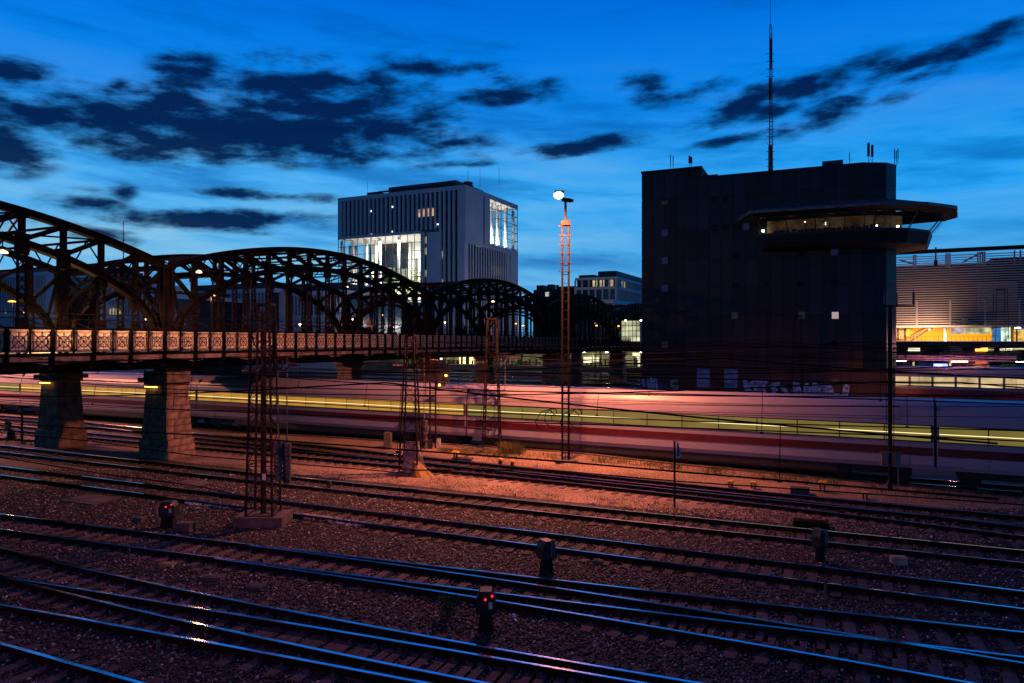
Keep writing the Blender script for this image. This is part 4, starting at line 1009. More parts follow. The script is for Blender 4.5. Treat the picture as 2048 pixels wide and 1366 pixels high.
# plant on the roof
m_dkr = mat('dark_roof_plant', (.016, .016, .02), .6)
obox('roof_plant', m_dkr, xl(777, Y0 + 6), xl(912, Y0 + 6), Y0 + 6, Y0 + 22, ZTB, ZTB + 3.0); obox('roof_plant', m_dkr, xl(734, Y0 + 6), xl(757, Y0 + 6), Y0 + 6, Y0 + 18, ZTB, ZTB + 2.2); obox('roof_plant', m_dkr, xl(757, Y0 + 6), xl(777, Y0 + 6), Y0 + 6, Y0 + 6.5, ZTB + 1.8, ZTB + 2.25)
m = MB(); m.lathe((X0 - 1.5, Y0 + 4, ZTB), [(1.4, 0), (1.4, .7), (1.0, .8), (1.3, 1.1), (1.3, 1.5), (.4, 1.7)], 12); m.build('roof_cowl', m_dkr, ob)
m = MB()
for px in (735, 936, 998, 960): m.tube([(xl(px, Y0 + 5), Y0 + 5, ZTB), (xl(px, Y0 + 5), Y0 + 5, ZTB + 5)], .05, 4)
m.build('lightning_rod', m_dkr, ob)
# the halls: white floors, columns, lamps
m_hall = mat('hall_white', (.8, .8, .78), .6, var=.03); m_hg = glass('hall_glass', (.02, .03, .03), .88, .02)
obox('hall_wall', m_hall, xl(770, Y0), xa + .45, Y0 + 13.6, Y0 + 13.9, zA0, zA1)
obox('hall_wall', m_hall, xa - .3, xa + .4, Y0 + .7, Y0 + 13.5, zA0, zA1 - .05)
for px, dy in ((684, 3), (706, 3), (733, 3), (760, 3), (798, 3), (712, 12), (745, 12), (700, 12), (820, 12), (688, 12), (752, 6)):
    x = xl(px, Y0 + dy); MB().tube([(x, Y0 + dy, zA0), (x, Y0 + dy, zA1 - .02)], .42, 12).build('column', m_hall, ob, smooth=True)
m_hdk = mat('hall_partition', (.12, .12, .12), .6)
for k in range(7):
    x = xl(775 + k * 9, Y0 + 13); z = R.uniform(zA0 + 1, zA1 - 8); obox('hall_partition', m_hdk, x, x + R.uniform(.6, 1.4), Y0 + 13.3, Y0 + 13.5 + .005 * k, z, z + R.uniform(4, 8))
m = MB(); 
for px in (675.8, 688, 701, 714, 727.5, 741, 755, 770, 785, 800, 814, 828, 841): m.bb(xl(px, Y0) - .06, xl(px, Y0) + .06, Y0 + .1, Y0 + .25, zA0, zA1)
for k in range(9): m.bb(xW, xa, Y0 + .1, Y0 + .2, zA0 + k * 2.35, zA0 + k * 2.35 + .12)
m.build('glazing_bar', m_spn, ob)
for a_, b_ in zip((675.8, 701, 727.5, 755, 785, 814), (701, 727.5, 755, 785, 814, 841)):
    MB().add([(xl(a_, Y0), Y0 + .18, zA0), (xl(b_, Y0), Y0 + .18, zA0), (xl(b_, Y0), Y0 + .18, zA1), (xl(a_, Y0), Y0 + .18, zA1)], [(0, 1, 2, 3)]).build('hall_glass', m_hg, ob)
def area(loc, sx, sy, power, colr, down=True, rot=None):
    l = bpy.data.lights.new('area_light', 'AREA'); l.shape = 'RECTANGLE'; l.size = sx; l.size_y = sy; l.energy = power; l.color = colr
    o = bpy.data.objects.new('area_light', l); o.location = loc; o.rotation_euler = rot or (0, 0, 0); link(o); return o
area(((xW + xa) / 2, Y0 + 6, zA0 + 1.0), 16, 8, 9000, (.92, .95, .75), rot=(math.pi, 0, 0))  # unseen area light near the hall floor, turned upward
area(((xW + xa) / 2 + 4, Y0 + 4, zA1 - 1), 14, 5, 6000, (.95, .95, .78))
# upper right hall
for px in (984, 995, 1011, 1026): 
    y = onX(px, X0 - 3)[1]; MB().tube([(X0 - 3, y, zR0), (X0 - 3, y, ZTB - 1.12)], .45, 10).build('column', m_hall, ob, smooth=True)
m = MB()
for px in (980, 991, 1003, 1015, 1025, 1035.5): y = onX(px, X0)[1]; m.bb(X0 - .2, X0 - .05, y - .08, y + .08, zR0, ZTB - 1.12)
for k in range(6): m.bb(X0 - .2, X0 - .06, yg, yE, zR0 + .2 + k * (ZTB - 1.5 - zR0) / 5, zR0 + .34 + k * (ZTB - 1.5 - zR0) / 5)
for k in range(6): m.bb(X0 - 13, X0, yE - .2, yE - .1, zR0 + .2 + k * (ZTB - 1.5 - zR0) / 5, zR0 + .34 + k * (ZTB - 1.5 - zR0) / 5)
m.build('glazing_bar', m_spn, ob)
MB().add([(X0 - .12, yg, zR0), (X0 - .12, yE, zR0), (X0 - .12, yE, ZTB - 1.1), (X0 - .12, yg, ZTB - 1.1)], [(0, 1, 2, 3)]).build('hall_glass', m_hg, ob)
area((X0 - 5, (yg + yE) / 2, zR0 + 1.0), 6, 14, 4500, (.95, .95, .8), rot=(math.pi, 0, 0))  # unseen upturned area light low in this hall
# odd lit windows
m_w1 = lit('office_light_warm', (1, .62, .35), .55, .5); m_w2 = lit('office_light_yellow', (.8, .75, .35), .8, .4); m_w3 = emis('office_spark', (.8, .95, 1), 2.5)
for px, w in ((841, 1.3), (850, 1.6), (859, 1.3), (867, 1.0)): x = xl(px, Y0); obox('lit_window', m_w1, x - w, x + w * .6, Y0 + .45, Y0 + .49, zat(428, 192), zat(412, 192))
for px in (957.5, 962.5): y = onX(px, X0)[1]; obox('lit_window', m_w2, X0 - .24, X0 - .19, y - .9, y + .9, zat(491, 195), zat(467, 195))
for k in range(12): y = onX(984 + k * 2.2, X0)[1]; obox('lit_window', lit('blind_%d' % 0, (.35, .32, .2), .16, .5), X0 - .24, X0 - .19, y - .5, y + .5, zat(545, 200), zat(528, 200))
for px, py in ((742, 410.5), (785, 406), (881.5, 397), (784, 457), (743, 460), (706, 438), (881, 449), (876, 449.5)): x = xl(px, Y0 + .5); obox('lit_window', m_w3, x - .22, x + .22, Y0 + .44, Y0 + .49, zat(py, 195) - .2, zat(py, 195) + .2)
for z in (24, 30, 33): x = xl(851, Y0); obox('lit_window', m_w2, x - .25, x + .25, Y0 + .5, Y0 + .59, z, z + 1.8)
for px in (884,):
    for z in (13, 17, 21, 28.5): x = xl(px, Y0); obox('lit_window', lit('stair_glow', (.5, .5, .32), .5, .8), x - .6, x + .5, Y0 + .45, Y0 + .49, z, z + 2.2)
# trees inside the hall
m_leaf = mat('lit_leaf', (.16, .24, .03), .6, var=.4)
def tree(px, py0, h, r, dy, label, parent=None, n=500, d=None):
    x = xl(px, Y0 + dy); c = Vector((x, Y0 + dy, py0)); t = thing('tree', label, 'tree', c)
    MB().tube([c, c + Vector((.2, 0, h * .5)), c + Vector((0, .1, h * .85))], .14, 6, .05).build('trunk', m_dkr, t)
    l = MB()
    for _ in range(n):
        q = Vector((R.gauss(0, r * .42), R.gauss(0, r * .42), h * min(1.05, max(.2, R.gauss(.68, .2))))) + c; a = Vector((R.gauss(0, 1), R.gauss(0, 1), R.gauss(0, 1))).normalized(); b_ = a.cross(Vector((R.gauss(0, 1), 1, .3))).normalized(); s = R.uniform(.15, .32)
        l.add([q - a * s, q + b_ * s * .5, q + a * s, q - b_ * s * .5], [(0, 1, 2, 3)])
    l.build('crown', m_leaf, t, kind='stuff')
tree(788, zA0, 7.5, 3.2, 7, 'tree inside the lit hall, left of the last white column'); tree(832, zA0, 9.0, 2.8, 5, 'taller tree inside the lit hall by its right wall'); tree(812, zA0, 5.5, 2.2, 9, 'low tree between the two hall trees'); tree(745, zA0, 5.0, 2.4, 8, 'low tree in the left half of the lit hall')

# ------------------------------------------------------------------ lower office blocks behind the bridge
def block(label, px0, px1, py_top, d, depth, nf, side=None, z0=0, body=m_dg, roofh=1.6, step=None, pier_w=.28, lits=(), solid=()):
    c = at(px0, 683, d); Yb = c.y; xa_, xb_ = c.x, onY(px1, Yb)[1]; zt = zat(py_top, d)
    t = thing('office_block', label, 'building', (xa_, Yb, -.2), group='low office blocks behind the bridge')
    MB().bb(xa_ + .4, xb_ - .4, Yb + .5, Yb + depth, -.2, zt - .9).build('glass_volume', body, t)
    MB().bb(xa_, xb_, Yb - .01, Yb + depth, zt - .89, zt).build('cornice', m_wfac, t)
    MB().bb(xa_ + 2, xb_ - 2, Yb + 3, Yb + depth - 2, zt, zt + roofh).build('roof_storey', m_dkr, t)
    zl = zat(632, d); MB().bb(xa_, xb_, Yb - .1, Yb + .6, zl - .5, zl).build('ledge', m_wfac, t)
    fb = MB(); fb.bb(-pier_w / 2, pier_w / 2, 0, .6, zl + .01, zt - .9); me = fb.mesh('facade_fin', Vector((0, 0, -.2))); me.materials.append(m_wfac)
    for k in range(nf):
        f = (k + .5) / nf; x = xa_ + (xb_ - xa_) * f; inst('facade_fin', me, (x - xa_, 0, 0), parent=t)
    for a_, b_ in solid:
        MB().bb(onY(a_, Yb)[1], onY(b_, Yb)[1], Yb - .05, Yb + .49, -.2, zt - .9).build('solid_wall', m_wfac, t)
    for (a_, b_, ya, yb, mt) in lits:
        MB().bb(onY(a_, Yb)[1], onY(b_, Yb)[1], Yb + .42, Yb + .47, zat(yb, d), zat(ya, d)).build('lit_window', mt, t)
    lo = MB(); w = (xb_ - xa_) / max(1, nf)
    for k in range(nf * 2): lo.bb(xa_ + w * k / 2 - .12, xa_ + w * k / 2 + .12, Yb, Yb + .4, -.2, zl - .5)
    lo.build('ground_floor_post', m_wfac, t)
    return t
m_wl = lit('white_office_light', (1, .9, .6), 3.0, .6); m_wy = lit('yellow_office_light', (.9, .75, .3), 1.3, .4); m_wt = lit('teal_office_light', (.05, .14, .14), .8, .6)
block('white finned block at the far left with lit ground floor', -160, 106, 560, 185, 26, 52, solid=((93, 106),), lits=((8, 14, 628, 636, m_wy),))
block('white finned block with a bright upper window seen through the first arch', 130, 225, 566, 178, 20, 17, lits=((200, 206.5, 563, 577, m_wl), (207.5, 212.5, 562, 577, m_wl), (213.5, 219, 563, 577, m_wy), (200, 205, 580, 588, m_wl)))
block('lower white block with a row of yellow lit windows behind the first joint', 201, 330, 592, 150, 20, 20, roofh=.8, solid=((201, 216),), lits=((217, 221, 618, 634, m_wy), (223, 227, 617, 634, m_wy), (229, 233, 618, 634, m_wy), (235, 244, 618, 634, m_wy)))
block('long white finned block behind the second arch', 352, 545, 584, 170, 24, 30, lits=((417, 419, 603, 607, m_wy), (430, 433, 603, 607, m_wy), (404, 430, 640, 655, m_wt), (455, 478, 640, 655, m_wt)))
block('pale block with a broad blank wall right of the large mast', 548, 690, 585, 160, 22, 22, solid=((556, 580), ))
for t_, X_ in (('a', 0),):
    pass
# distant dark office with pale bands
def block2():
    d = 235; c = at(1150, 683, d); Xb, Yb = c.x, c.y; xb_ = onY(1233, Yb)[1]; ye = onX(1290, xb_)[1]; zt = zat(556, d); zb = zat(602, d)
    t = thing('office_block', 'dark office with pale columns and three yellow lit windows left of the tower', 'building', (Xb, Yb, -.2))
    MB().bb(Xb + .5, xb_ - .5, Yb + .5, ye, -.2, zt - .8).build('glass_volume', m_dg, t)
    MB().bb(Xb, xb_, Yb, ye, zt - .79, zt).build('cornice', m_wfac, t)
    zm = zat(577, d); MB().bb(Xb, xb_, Yb + .01, ye, zm - .5, zm + .3).build('ledge', m_wfac, t)
    MB().bb(Xb + 6, xb_ + .3, Yb - 4, ye, zb - 1.2, zb).build('ledge', m_wfac, t); MB().bb(Xb + 7, xb_, Yb - 3, ye, -.2, zb - 1.21).build('lower_volume', m_dg, t)
    for k in range(7): x = Xb + (xb_ - Xb) * k / 6; MB().bb(x - .22, x + .22, Yb - .05, Yb + .5, zb, zt - .8).build('facade_fin', m_wfac, t)
    for k in range(14): y = Yb + (ye - Yb) * k / 13; MB().bb(xb_ - .4, xb_ + .05, y - .3, y + .3, zb, zt - .8).build('facade_fin', m_wfac, t)
    for k in range(26): y = Yb - 3 + (ye - Yb + 3) * k / 25; MB().bb(xb_ - .2, xb_ + .25, y - .3, y + .3, zb - 9, zb - 1.2).build('facade_fin', m_wfac, t)
    for px, mt in ((1189, m_w2), (1203, m_w2), (1221, m_w1)): x = onY(px, Yb)[1]; MB().bb(x - .75, x + .75, Yb + .4, Yb + .47, zm + .4, zt - 1.0).build('lit_window', mt, t)
    for px in (1247, 1252): y = onX(px, xb_)[1]; MB().bb(xb_ - .44, xb_ - .4, y - .9, y + .9, zm + .4, zt - 1).build('lit_window', m_w2, t)
    MB().bb(onY(1196, Yb + 5)[1], onY(1232, Yb + 5)[1], Yb + 5, Yb + 40, zt, zt + 2.3).build('roof_storey', m_dkr, t); MB().bb(onY(1158, Yb + 5)[1], onY(1188, Yb + 5)[1], Yb + 5, Yb + 16, zt, zt + 1.3).build('roof_storey', m_dkr, t)
    c = at(1067, 683, 260); x2 = onY(1152, c.y)[1]; t2 = thing('office_block', 'low blue grey office with a flat cluttered roof behind the lamp mast', 'building', (c.x, c.y, -.2)); zt = zat(580, 260)
    MB().bb(c.x, x2, c.y, c.y + 30, -.2, zt).build('wall', m_dg, t2); r = MB(); r.bb(c.x + .3, c.x + 3, c.y + 2, c.y + 9, zt, zt + 1.8); r.bb(c.x + 5, c.x + 7, c.y + 1, c.y + 4, zt, zt + 1.9); r.bb(c.x + 8.3, c.x + 9, c.y + 1, c.y + 2, zt, zt + 1.6); r.bb(c.x + 9.4, x2 - 1, c.y + 1, c.y + 12, zt, zt + 1); r.build('roof_plant', m_dkr, t2)
    for k in range(9): x = c.x + (x2 - c.x) * k / 8; MB().bb(x - .1, x + .1, c.y - .1, c.y, zt - 6, zt - 1).build('facade_fin', m_spn, t2)
    MB().bb(c.x + 4.6, c.x + 6.2, c.y - .06, c.y - .01, zt - 3.2, zt - .9).build('lit_window', lit('pale_room', (.6, .65, .6), .8), t2)
block2()
c = at(247, 560, 150); t = MB(); t.tube([c, Vector((c.x, c.y, zat(443, 150)))], .16, 5, .06); 
for z in (zat(480, 150), zat(490, 150), zat(500, 150)): t.box((c.x, c.y, z), (1.0, .1, .1))
tag(t.build('roof_antenna', m_dkr), 'thin antenna rising behind the first arch', 'antenna')
# ------------------------------------------------------------------ lattice masts
def lattice_mast(px, py, top_py, wb, wt, label, rz=0.12, panels=9, foot=None, mt=None, d=None, z0=-.2, center=True, name='lattice_mast', group='overhead line masts'):
    c = (gz(px, py, z0) if name != 'x' else None) if d is None else at(px, 683, d)
    if d is None: z0 = c.z
    c.z = z0; dep = Vector((c.x, c.y)).dot(Vector((-ST, CT))); zt = zat(top_py, dep); mt = mt or m_mast
    t = thing(name, label, 'mast', c, 0, group); H = zt - z0; m = MB()
    def cor(k, f):
        w = (wb + (wt - wb) * f) / 2; a = rz + math.pi / 4 + k * math.pi / 2; return Vector((c.x + math.cos(a) * w * 1.414, c.y + math.sin(a) * w * 1.414, z0 + H * f))
    for k in range(4):
        q = MB(); q.beam(cor(k, .03), cor(k, 1), .062, .062); q.build('leg', mt, t)
    for k in range(4):
        for i in range(panels):
            f0, f1 = .05 + .95 * i / panels, .05 + .95 * (i + 1) / panels
            if (i + k) % 2: m.beam(cor(k, f0), cor((k + 1) % 4, f1), .034, .02)
            else: m.beam(cor((k + 1) % 4, f0), cor(k, f1), .034, .02)
            if i % 3 == 0: m.beam(cor(k, f0), cor((k + 1) % 4, f0), .045, .02)
        m.beam(cor(k, .99), cor((k + 1) % 4, .99), .08, .08)
    m.build('bracing', mt, t)
    if foot:
        b = MB(); b.box((c.x, c.y, z0 + foot[1] / 2), (foot[0], foot[0] * .75, foot[1]), rz=rz); b.build('concrete_base', m_conc, t)
    return t, c, dep, zt
mast1, c1, d1, zt1 = lattice_mast(527, 1048, 605, .98, .62, 'large lattice mast on a concrete block with two hanging weights, nearest on the left', rz=.45, panels=13, foot=(1.75, .38))
m = MB(); m.bb(c1.x - .07, c1.x + .07, c1.y - .07, c1.y + .07, .2, zt1 - .3); m.build('inner_post', m_mast, mast1)
m = MB()
for q in range(6): m.bb(c1.x - .2, c1.x + .2, c1.y - .05, c1.y + .05, 1 + q * 1.1, 1.04 + q * 1.1)
m.build('rung', m_mast, mast1)
pl = MB(); pl.box(at(528, 954, d1 - .75), (.12, .02, .22), rz=TH); pl.build('number_plate', m_white, mast1)
mast2, c2, d2, zt2 = lattice_mast(821, 950, 668, .95, .42, 'lattice mast wrapped in a loose plastic sheet at its foot, in the gravel strip', rz=.35, panels=11, foot=(1.3, .12))
mast3, c3, d3, zt3 = lattice_mast(984, 901, 635, 1.0, .5, 'lattice mast beside the train, left of the two leg lamp mast', rz=.35, panels=12)
lattice_mast(1196, 0, 655, .8, .5, 'dark lattice post in front of the station under the fourth arch', d=84, panels=16, mt=m_black)
lattice_mast(1595, 0, 630, .9, .5, 'thin lattice mast in front of the dark tower', d=56, panels=16)
lattice_mast(1537, 0, 622, .25, .2, 'slim post in front of the dark tower, left of a lattice mast', d=58, panels=10)
lattice_mast(2001, 0, 577, 1.9, 1.3, 'tall black lattice mast before the louvred facade at the right edge', d=104, panels=24, mt=m_black)
lattice_mast(1803, 0, 657, 1.0, .7, 'short black lattice mast just right of the tower corner', d=80, panels=16, mt=m_black)
# crumpled sheet and yellow tarp at mast 2
m_sheet = mat('dirty_plastic_sheet', (.17, .14, .12), .35, var=.3, scale=3, bump=.6, bscale=6)
def cloth(name, mt, label, f, nu=16, nv=18):
    vs = [f(i / nu, j / nv) for j in range(nv + 1) for i in range(nu)]; fs = [(j * nu + i, j * nu + (i + 1) % nu, (j + 1) * nu + (i + 1) % nu, (j + 1) * nu + i) for j in range(nv) for i in range(nu)]
    m = MB(); m.v = vs; m.f = fs; o = m.build(name, mt, smooth=False, label=label, cat=name.split('_')[-1]); return o
def f1(u, v):
    a = u * 6.283; r = (.62 - .28 * v) * (1 + .18 * math.sin(a * 3 + v * 4) + .1 * math.sin(a * 7 - v * 9)); return (c2.x + .1 + r * math.cos(a), c2.y + .1 + r * .8 * math.sin(a), -.15 + 1.55 * v + .1 * math.sin(a * 2) * v)
cloth('plastic_sheet', m_sheet, 'crumpled pale plastic sheet wrapped round the foot of the middle lattice mast', f1)
def f2(u, v):
    a = u * 6.283; r = (.5 - .4 * v) * (1 + .2 * math.sin(a * 3)); return (c2.x + .75 + r * math.cos(a) * 1.3 - .4 * v, c2.y - .15 + r * .8 * math.sin(a), -.18 + .75 * v)
cloth('yellow_tarpaulin', mat('yellow_tarpaulin', (.22, .13, .01), .6, var=.3), 'small yellow tarpaulin heaped right of the sheet wrapped mast', f2)
# hanging weights: stacked concrete discs on a rod
def weight(px, py0, py1, d, r, label):
    z0, z1 = zat(py1, d), zat(py0, d); c = at(px, 683, d); t = thing('hanging_weight', label, 'weight', (c.x, c.y, z0), group='concrete tension weights')
    n = max(5, int((z1 - z0) / .16)); h = (z1 - z0) / n
    for k in range(n): MB().lathe((c.x, c.y, z0 + k * h), [(r * .8, 0), (r * (1 - .06 * (k % 2)), .02), (r * (1 - .06 * (k % 2)), h - .03), (r * .8, h - .008)], 16).build('disc', m_conc, t)
    m = MB(); m.tube([(c.x, c.y, z1), (c.x, c.y, z1 + 3.2)], .018, 6); m.lathe((c.x, c.y, z1), [(.05, 0), (.05, .12), (.03, .2)], 8); m.build('rod', m_galv, t)
weight(556, 880, 960, d1, .165, 'left hand of two grey stacked weights hanging beside the large mast'); weight(574, 886, 966, d1 + .15, .16, 'right hand of two grey stacked weights hanging beside the large mast')
weight(848, 838, 897, 37, .19, 'stacked weight hanging between the sheet wrapped mast and the signal'); weight(1010, 816, 868, 43, .17, 'stacked weight hanging right of the mast beside the train')
def insul(m, p, q, r=.07, n=6):
    p = Vector(p); q = Vector(q)
    for k in range(n):
        a = p.lerp(q, k / n); b = p.lerp(q, (k + .6) / n); m.tube([a, b], r, 8, r * .4)
def wheels(mast, c, z, label):
    m = MB()
    for k, dx in enumerate((.25, .55, .85)):
        pts = [(c.x + dx + .22 * math.cos(a) * CT, c.y + .1 + .22 * math.cos(a) * ST, z + .22 * math.sin(a)) for a in [2 * math.pi * q / 12 for q in range(13)]]; m.tube(pts, .03, 5)
        for q in range(3): a = q * 1.05; m.beam((c.x + dx - .2 * math.cos(a), c.y + .1, z - .2 * math.sin(a)), (c.x + dx + .2 * math.cos(a), c.y + .1, z + .2 * math.sin(a)), .02, .02)
    m.beam((c.x - .5, c.y + .1, z + .25), (c.x + 1.1, c.y + .1, z + .25), .07, .07); m.build('tensioning_wheel', m_mast, mast)
    m = MB(); insul(m, (c.x + 1.1, c.y + .1, z), (c.x + 1.6, c.y + .1, z - .02)); insul(m, (c.x - .4, c.y + .1, z - .25), (c.x - 1.2, c.y + .1, z - .3)); m.build('insulator', m_insul, mast)
wheels(mast1, c1, zat(728, d1), ''); wheels(mast2, c2, zat(720, d2), ''); wheels(mast3, c3, zat(715, d3), '')
m = MB(); m.beam(at(822, 845, d2 - .3), at(984, 860, d3), .1, .1); m.build('cross_tie', m_mast, mast2)
# two-leg floodlight mast
dl = 38.9; cl = at(1131, 924, dl)
lm = thing('lamp_mast', 'tall two legged floodlight mast with its left lamp glaring, in front of the train', 'street lamp', cl)
rt = Vector((CT, ST, 0))
m = MB()
for s in (-.17, .17): 
    q = MB(); q.tube([cl + rt * s, Vector((cl.x, cl.y, zat(450, dl))) + rt * s], .06, 8); q.build('leg', m_lmast, lm)
z = .5
while z < 12: m.beam(Vector((cl.x, cl.y, z)) - rt * .17, Vector((cl.x, cl.y, z)) + rt * .17, .03, .03); z += .48
for py in (453, 471, 489, 507.5, 526, 544):
    zz = zat(py, dl); p = Vector((cl.x, cl.y - .06, zz)); m.beam(p - rt * .3, p + rt * .3, .04, .05); m.beam(p + rt * .3, p + rt * .36 + Vector((0, 0, .06)), .04, .04); m.beam(p - rt * .3, p - rt * .36 + Vector((0, 0, .06)), .04, .04)
m.build('rung', m_lmast, lm)
m = MB(); m.tube([(cl.x, cl.y, zat(452, dl)), (cl.x, cl.y, zat(400, dl))], .07, 8); m.box((cl.x, cl.y, zat(446, dl)), (.48, .3, .25), rz=TH); m.beam(Vector((cl.x, cl.y, zat(400, dl))), LAMP_A + Vector((0, .1, .1)), .05, .05); m.beam(Vector((cl.x, cl.y, zat(400, dl))), Vector((cl.x, cl.y, zat(400, dl))) + rt * .1, .06, .06); m.build('pole', m_lmast, lm)
m = MB(); m.box(Vector((cl.x, cl.y, cl.z)), (1.2, .8, .25), rz=TH + .2); m.build('concrete_base', m_conc, lm)
m_flare = emis('floodlight_glow', (1, .62, .36), 9.0)
m = MB(); m.lathe(LAMP_A - Vector((0, 0, .18)), [(.05, 0), (.17, .05), (.25, .15), (.25, .25), (.15, .34)], 18); m.build('bulb', m_flare, lm, smooth=True)
h = MB(); pz = at(1131, 400, dl); 
def head(p, dirv, mt=m_black):
    m = MB(); dirv = Vector(dirv).normalized(); a = dirv.cross(Vector((0, 0, 1))).normalized(); b = a.cross(dirv)
    m.box(p, (.5, .34, .16), ax=(dirv, a, b)); m.box(p + dirv * .3, (.14, .26, .12), ax=(dirv, a, b)); return m
head(at(1133, 400, dl), rt + Vector((0, 0, -.12))).build('lamp_head', m_lmast, lm)
MB().box(LAMP_A + Vector((0, .12, .22)), (.5, .34, .06), rz=TH).build('lamp_head', m_lmast, lm)
# further yard masts that carry the lamps lighting the left side and the train
def yard_mast(L, label):
    t = thing('lamp_mast', label, 'street lamp', (L.x, L.y - .7, -.2), group='floodlight masts outside the picture')
    m = MB()
    for s in (-.17, .17): m.tube([(L.x + s, L.y - .7, -.2), (L.x + s, L.y - .7, L.z - .4)], .06, 6)
    m.build('pole', m_mast, t); MB().box((L.x, L.y - .3, L.z + .3), (.5, .9, .12)).build('lamp_head', m_mast, t)
    MB().lathe(L + Vector((0, -.05, .04)), [(.1, 0), (.16, .05), (.1, .12)], 10).build('bulb', emis('yard_glow', (1, .6, .3), 40.0), t)
yard_mast(LAMP_B, 'floodlight mast left of the picture near the bridge')
vd = (Vector((-35, 26, LAMP_B.z)) - LAMP_B).normalized(); vs_ = Vector((-vd.y, vd.x, 0)); tag(MB().box(LAMP_B + vd * .45 + Vector((0, 0, -.09)), (1.1, 1.6, .02), ax=(vd, vs_, Vector((0, 0, 1)))).build('added_visor', m_black), 'unseen visor plate added under the floodlight to cut its beam', 'visor'); tag(MB().box(LAMP_B + vd * .5 + Vector((0, 0, .10)), (1.2, 1.6, .02), ax=(vd, vs_, Vector((0, 0, 1)))).build('added_visor', m_black), 'unseen upper visor plate added over the floodlight to cut its beam', 'visor')  # unseen plates added to keep the beam off piers and trusses
yard_mast(LAMP_C + Vector((0, 0, 0)), 'unused') if False else None; yard_mast(LAMP_C, 'floodlight mast behind the viewpoint'); yard_mast(LAMP_E, 'floodlight mast beyond the bridge on the left')
# pole on the right with crossarm
cp = at(1780, 973, 32.4); dp = Vector((cp.x, cp.y)).dot(Vector((-ST, CT))); zp = zat(612, dp)
pole = thing('line_pole', 'slim dark pole with a short crossarm and three insulators near the right edge', 'pole', cp)
m = MB(); m.box((cp.x, cp.y, (zp - .2) / 2 + .001), (.13, .13, zp + .2), rz=TH); m.build('shaft', m_mast, pole)
m = MB(); pc = Vector((cp.x, cp.y, zp)); m.beam(pc - rt * .28, pc + rt * 1.1, .07, .07); m.build('crossarm', m_mast, pole)
for s in (-.22, .28, 1.05):
    m = MB(); q = pc + rt * s; m.tube([q, q + Vector((0, 0, .75))], .022, 6); insul(m, q + Vector((0, 0, .1)), q + Vector((0, 0, .62)), .075, 5); m.build('insulator', m_insul, pole)
m = MB()
for s, z0 in ((-.17, 1.6), (.17, 1.0)): m.tube([pc + rt * s - Vector((0, .12, 0)), Vector((cp.x, cp.y - .12, z0)) + rt * s], .016, 5)
m.build('pull_rod', m_black, pole)
m = MB()
for s in (-.28, .3): m.box(Vector((cp.x, cp.y - .15, zat(917 + (3 if s > 0 else 0), dp))) + rt * s, (.26, .2, .52), rz=TH)
m.build('switch_box', m_galv, pole); m = MB(); m.box(Vector((cp.x, cp.y - .15, zat(904, dp))), (.95, .06, .05), rz=TH)
for sx in (-1, 1): m.beam((cp.x, cp.y, .3), Vector((cp.x, cp.y, -.15)) + rt * .35 * sx, .05, .05)
m.tube([Vector((cp.x, cp.y - .2, 1.35)) - rt * .26, Vector((cp.x, cp.y - .2, 1.05)) - rt * .18, Vector((cp.x, cp.y - .2, 1.0)) + rt * .2], .018, 5); m.tube([Vector((cp.x, cp.y - .2, 1.3)) + rt * .36, Vector((cp.x, cp.y - .2, -.2)) + rt * .36], .02, 5)
m.build('bracket', m_galv, pole)
# far crossarm wires bracket by tower mast
# ------------------------------------------------------------------ railway signal with ladder
cs = onz(868, 905, -.2); ds = Vector((cs.x, cs.y)).dot(Vector((-ST, CT)))
sg = thing('railway_signal', 'signal on a ladder post showing small orange lights, seen against the train', 'signal', cs)
m = MB(); zt = zat(762, ds); 
for s in (-.24, .1): m.beam(cs + rt * s, Vector((cs.x, cs.y, zt)) + rt * s, .07, .07)
z = .2
while z < zt: m.beam(Vector((cs.x, cs.y, z)) - rt * .24, Vector((cs.x, cs.y, z)) + rt * .1, .03, .03); z += .4
q = Vector((cs.x, cs.y, zat(792, ds))); m.beam(q - rt * .95, q + rt * .1, .07, .07)
for s in (-.95, -.5): m.beam(q + rt * s, q + rt * s + Vector((0, 0, .95)), .035, .035)
m.beam(q - rt * .95 + Vector((0, 0, .95)), q + Vector((0, 0, .95)), .035, .035); m.build('ladder_post', m_mast, sg)
hp = at(886, 752, ds); m = MB(); m.box(hp, (.75, .35, .75), rz=TH); m.box(at(882, 768, ds - .1), (.5, .3, .3), rz=TH + .3); m.build('signal_head', m_black, sg)
m_or = emis('orange_signal_light', (1, .28, .03), 16)
for px, py in ((892, 751), (879, 770)): MB().tube([at(px, py, ds - .35), at(px, py, ds - .3)], .07, 10).build('lens', m_or, sg)
m = MB(); b = at(877, 886, ds - .1); m.box(b, (.26, .04, .62), rz=TH); m.build('cross_board', m_white, sg)
m = MB(); r2 = rt * .12
for sx in (-1, 1): m.beam(b - Vector((0, .04, .28)) - r2 * sx, b - Vector((0, .04, -.28)) + r2 * sx, .03, .02)
for sz in (-.3, .3): m.beam(b - Vector((0, .04, sz)) - r2, b - Vector((0, .04, sz)) + r2, .03, .02)
m.build('cross_mark', m_black, sg); m = MB(); m.box(at(860, 890, ds), (.3, .3, .7), rz=TH); m.build('relay_box', m_black, sg)
m = MB(); c = at(776, 876, 44.5); c.z = .35; m.box(c, (.4, .4, 1.1), rz=.3); m.box(c + Vector((0, 0, .56)), (.3, .3, .06), rz=.3); tag(m.build('concrete_post', m_conc), 'stubby square concrete post beside the train', 'post')
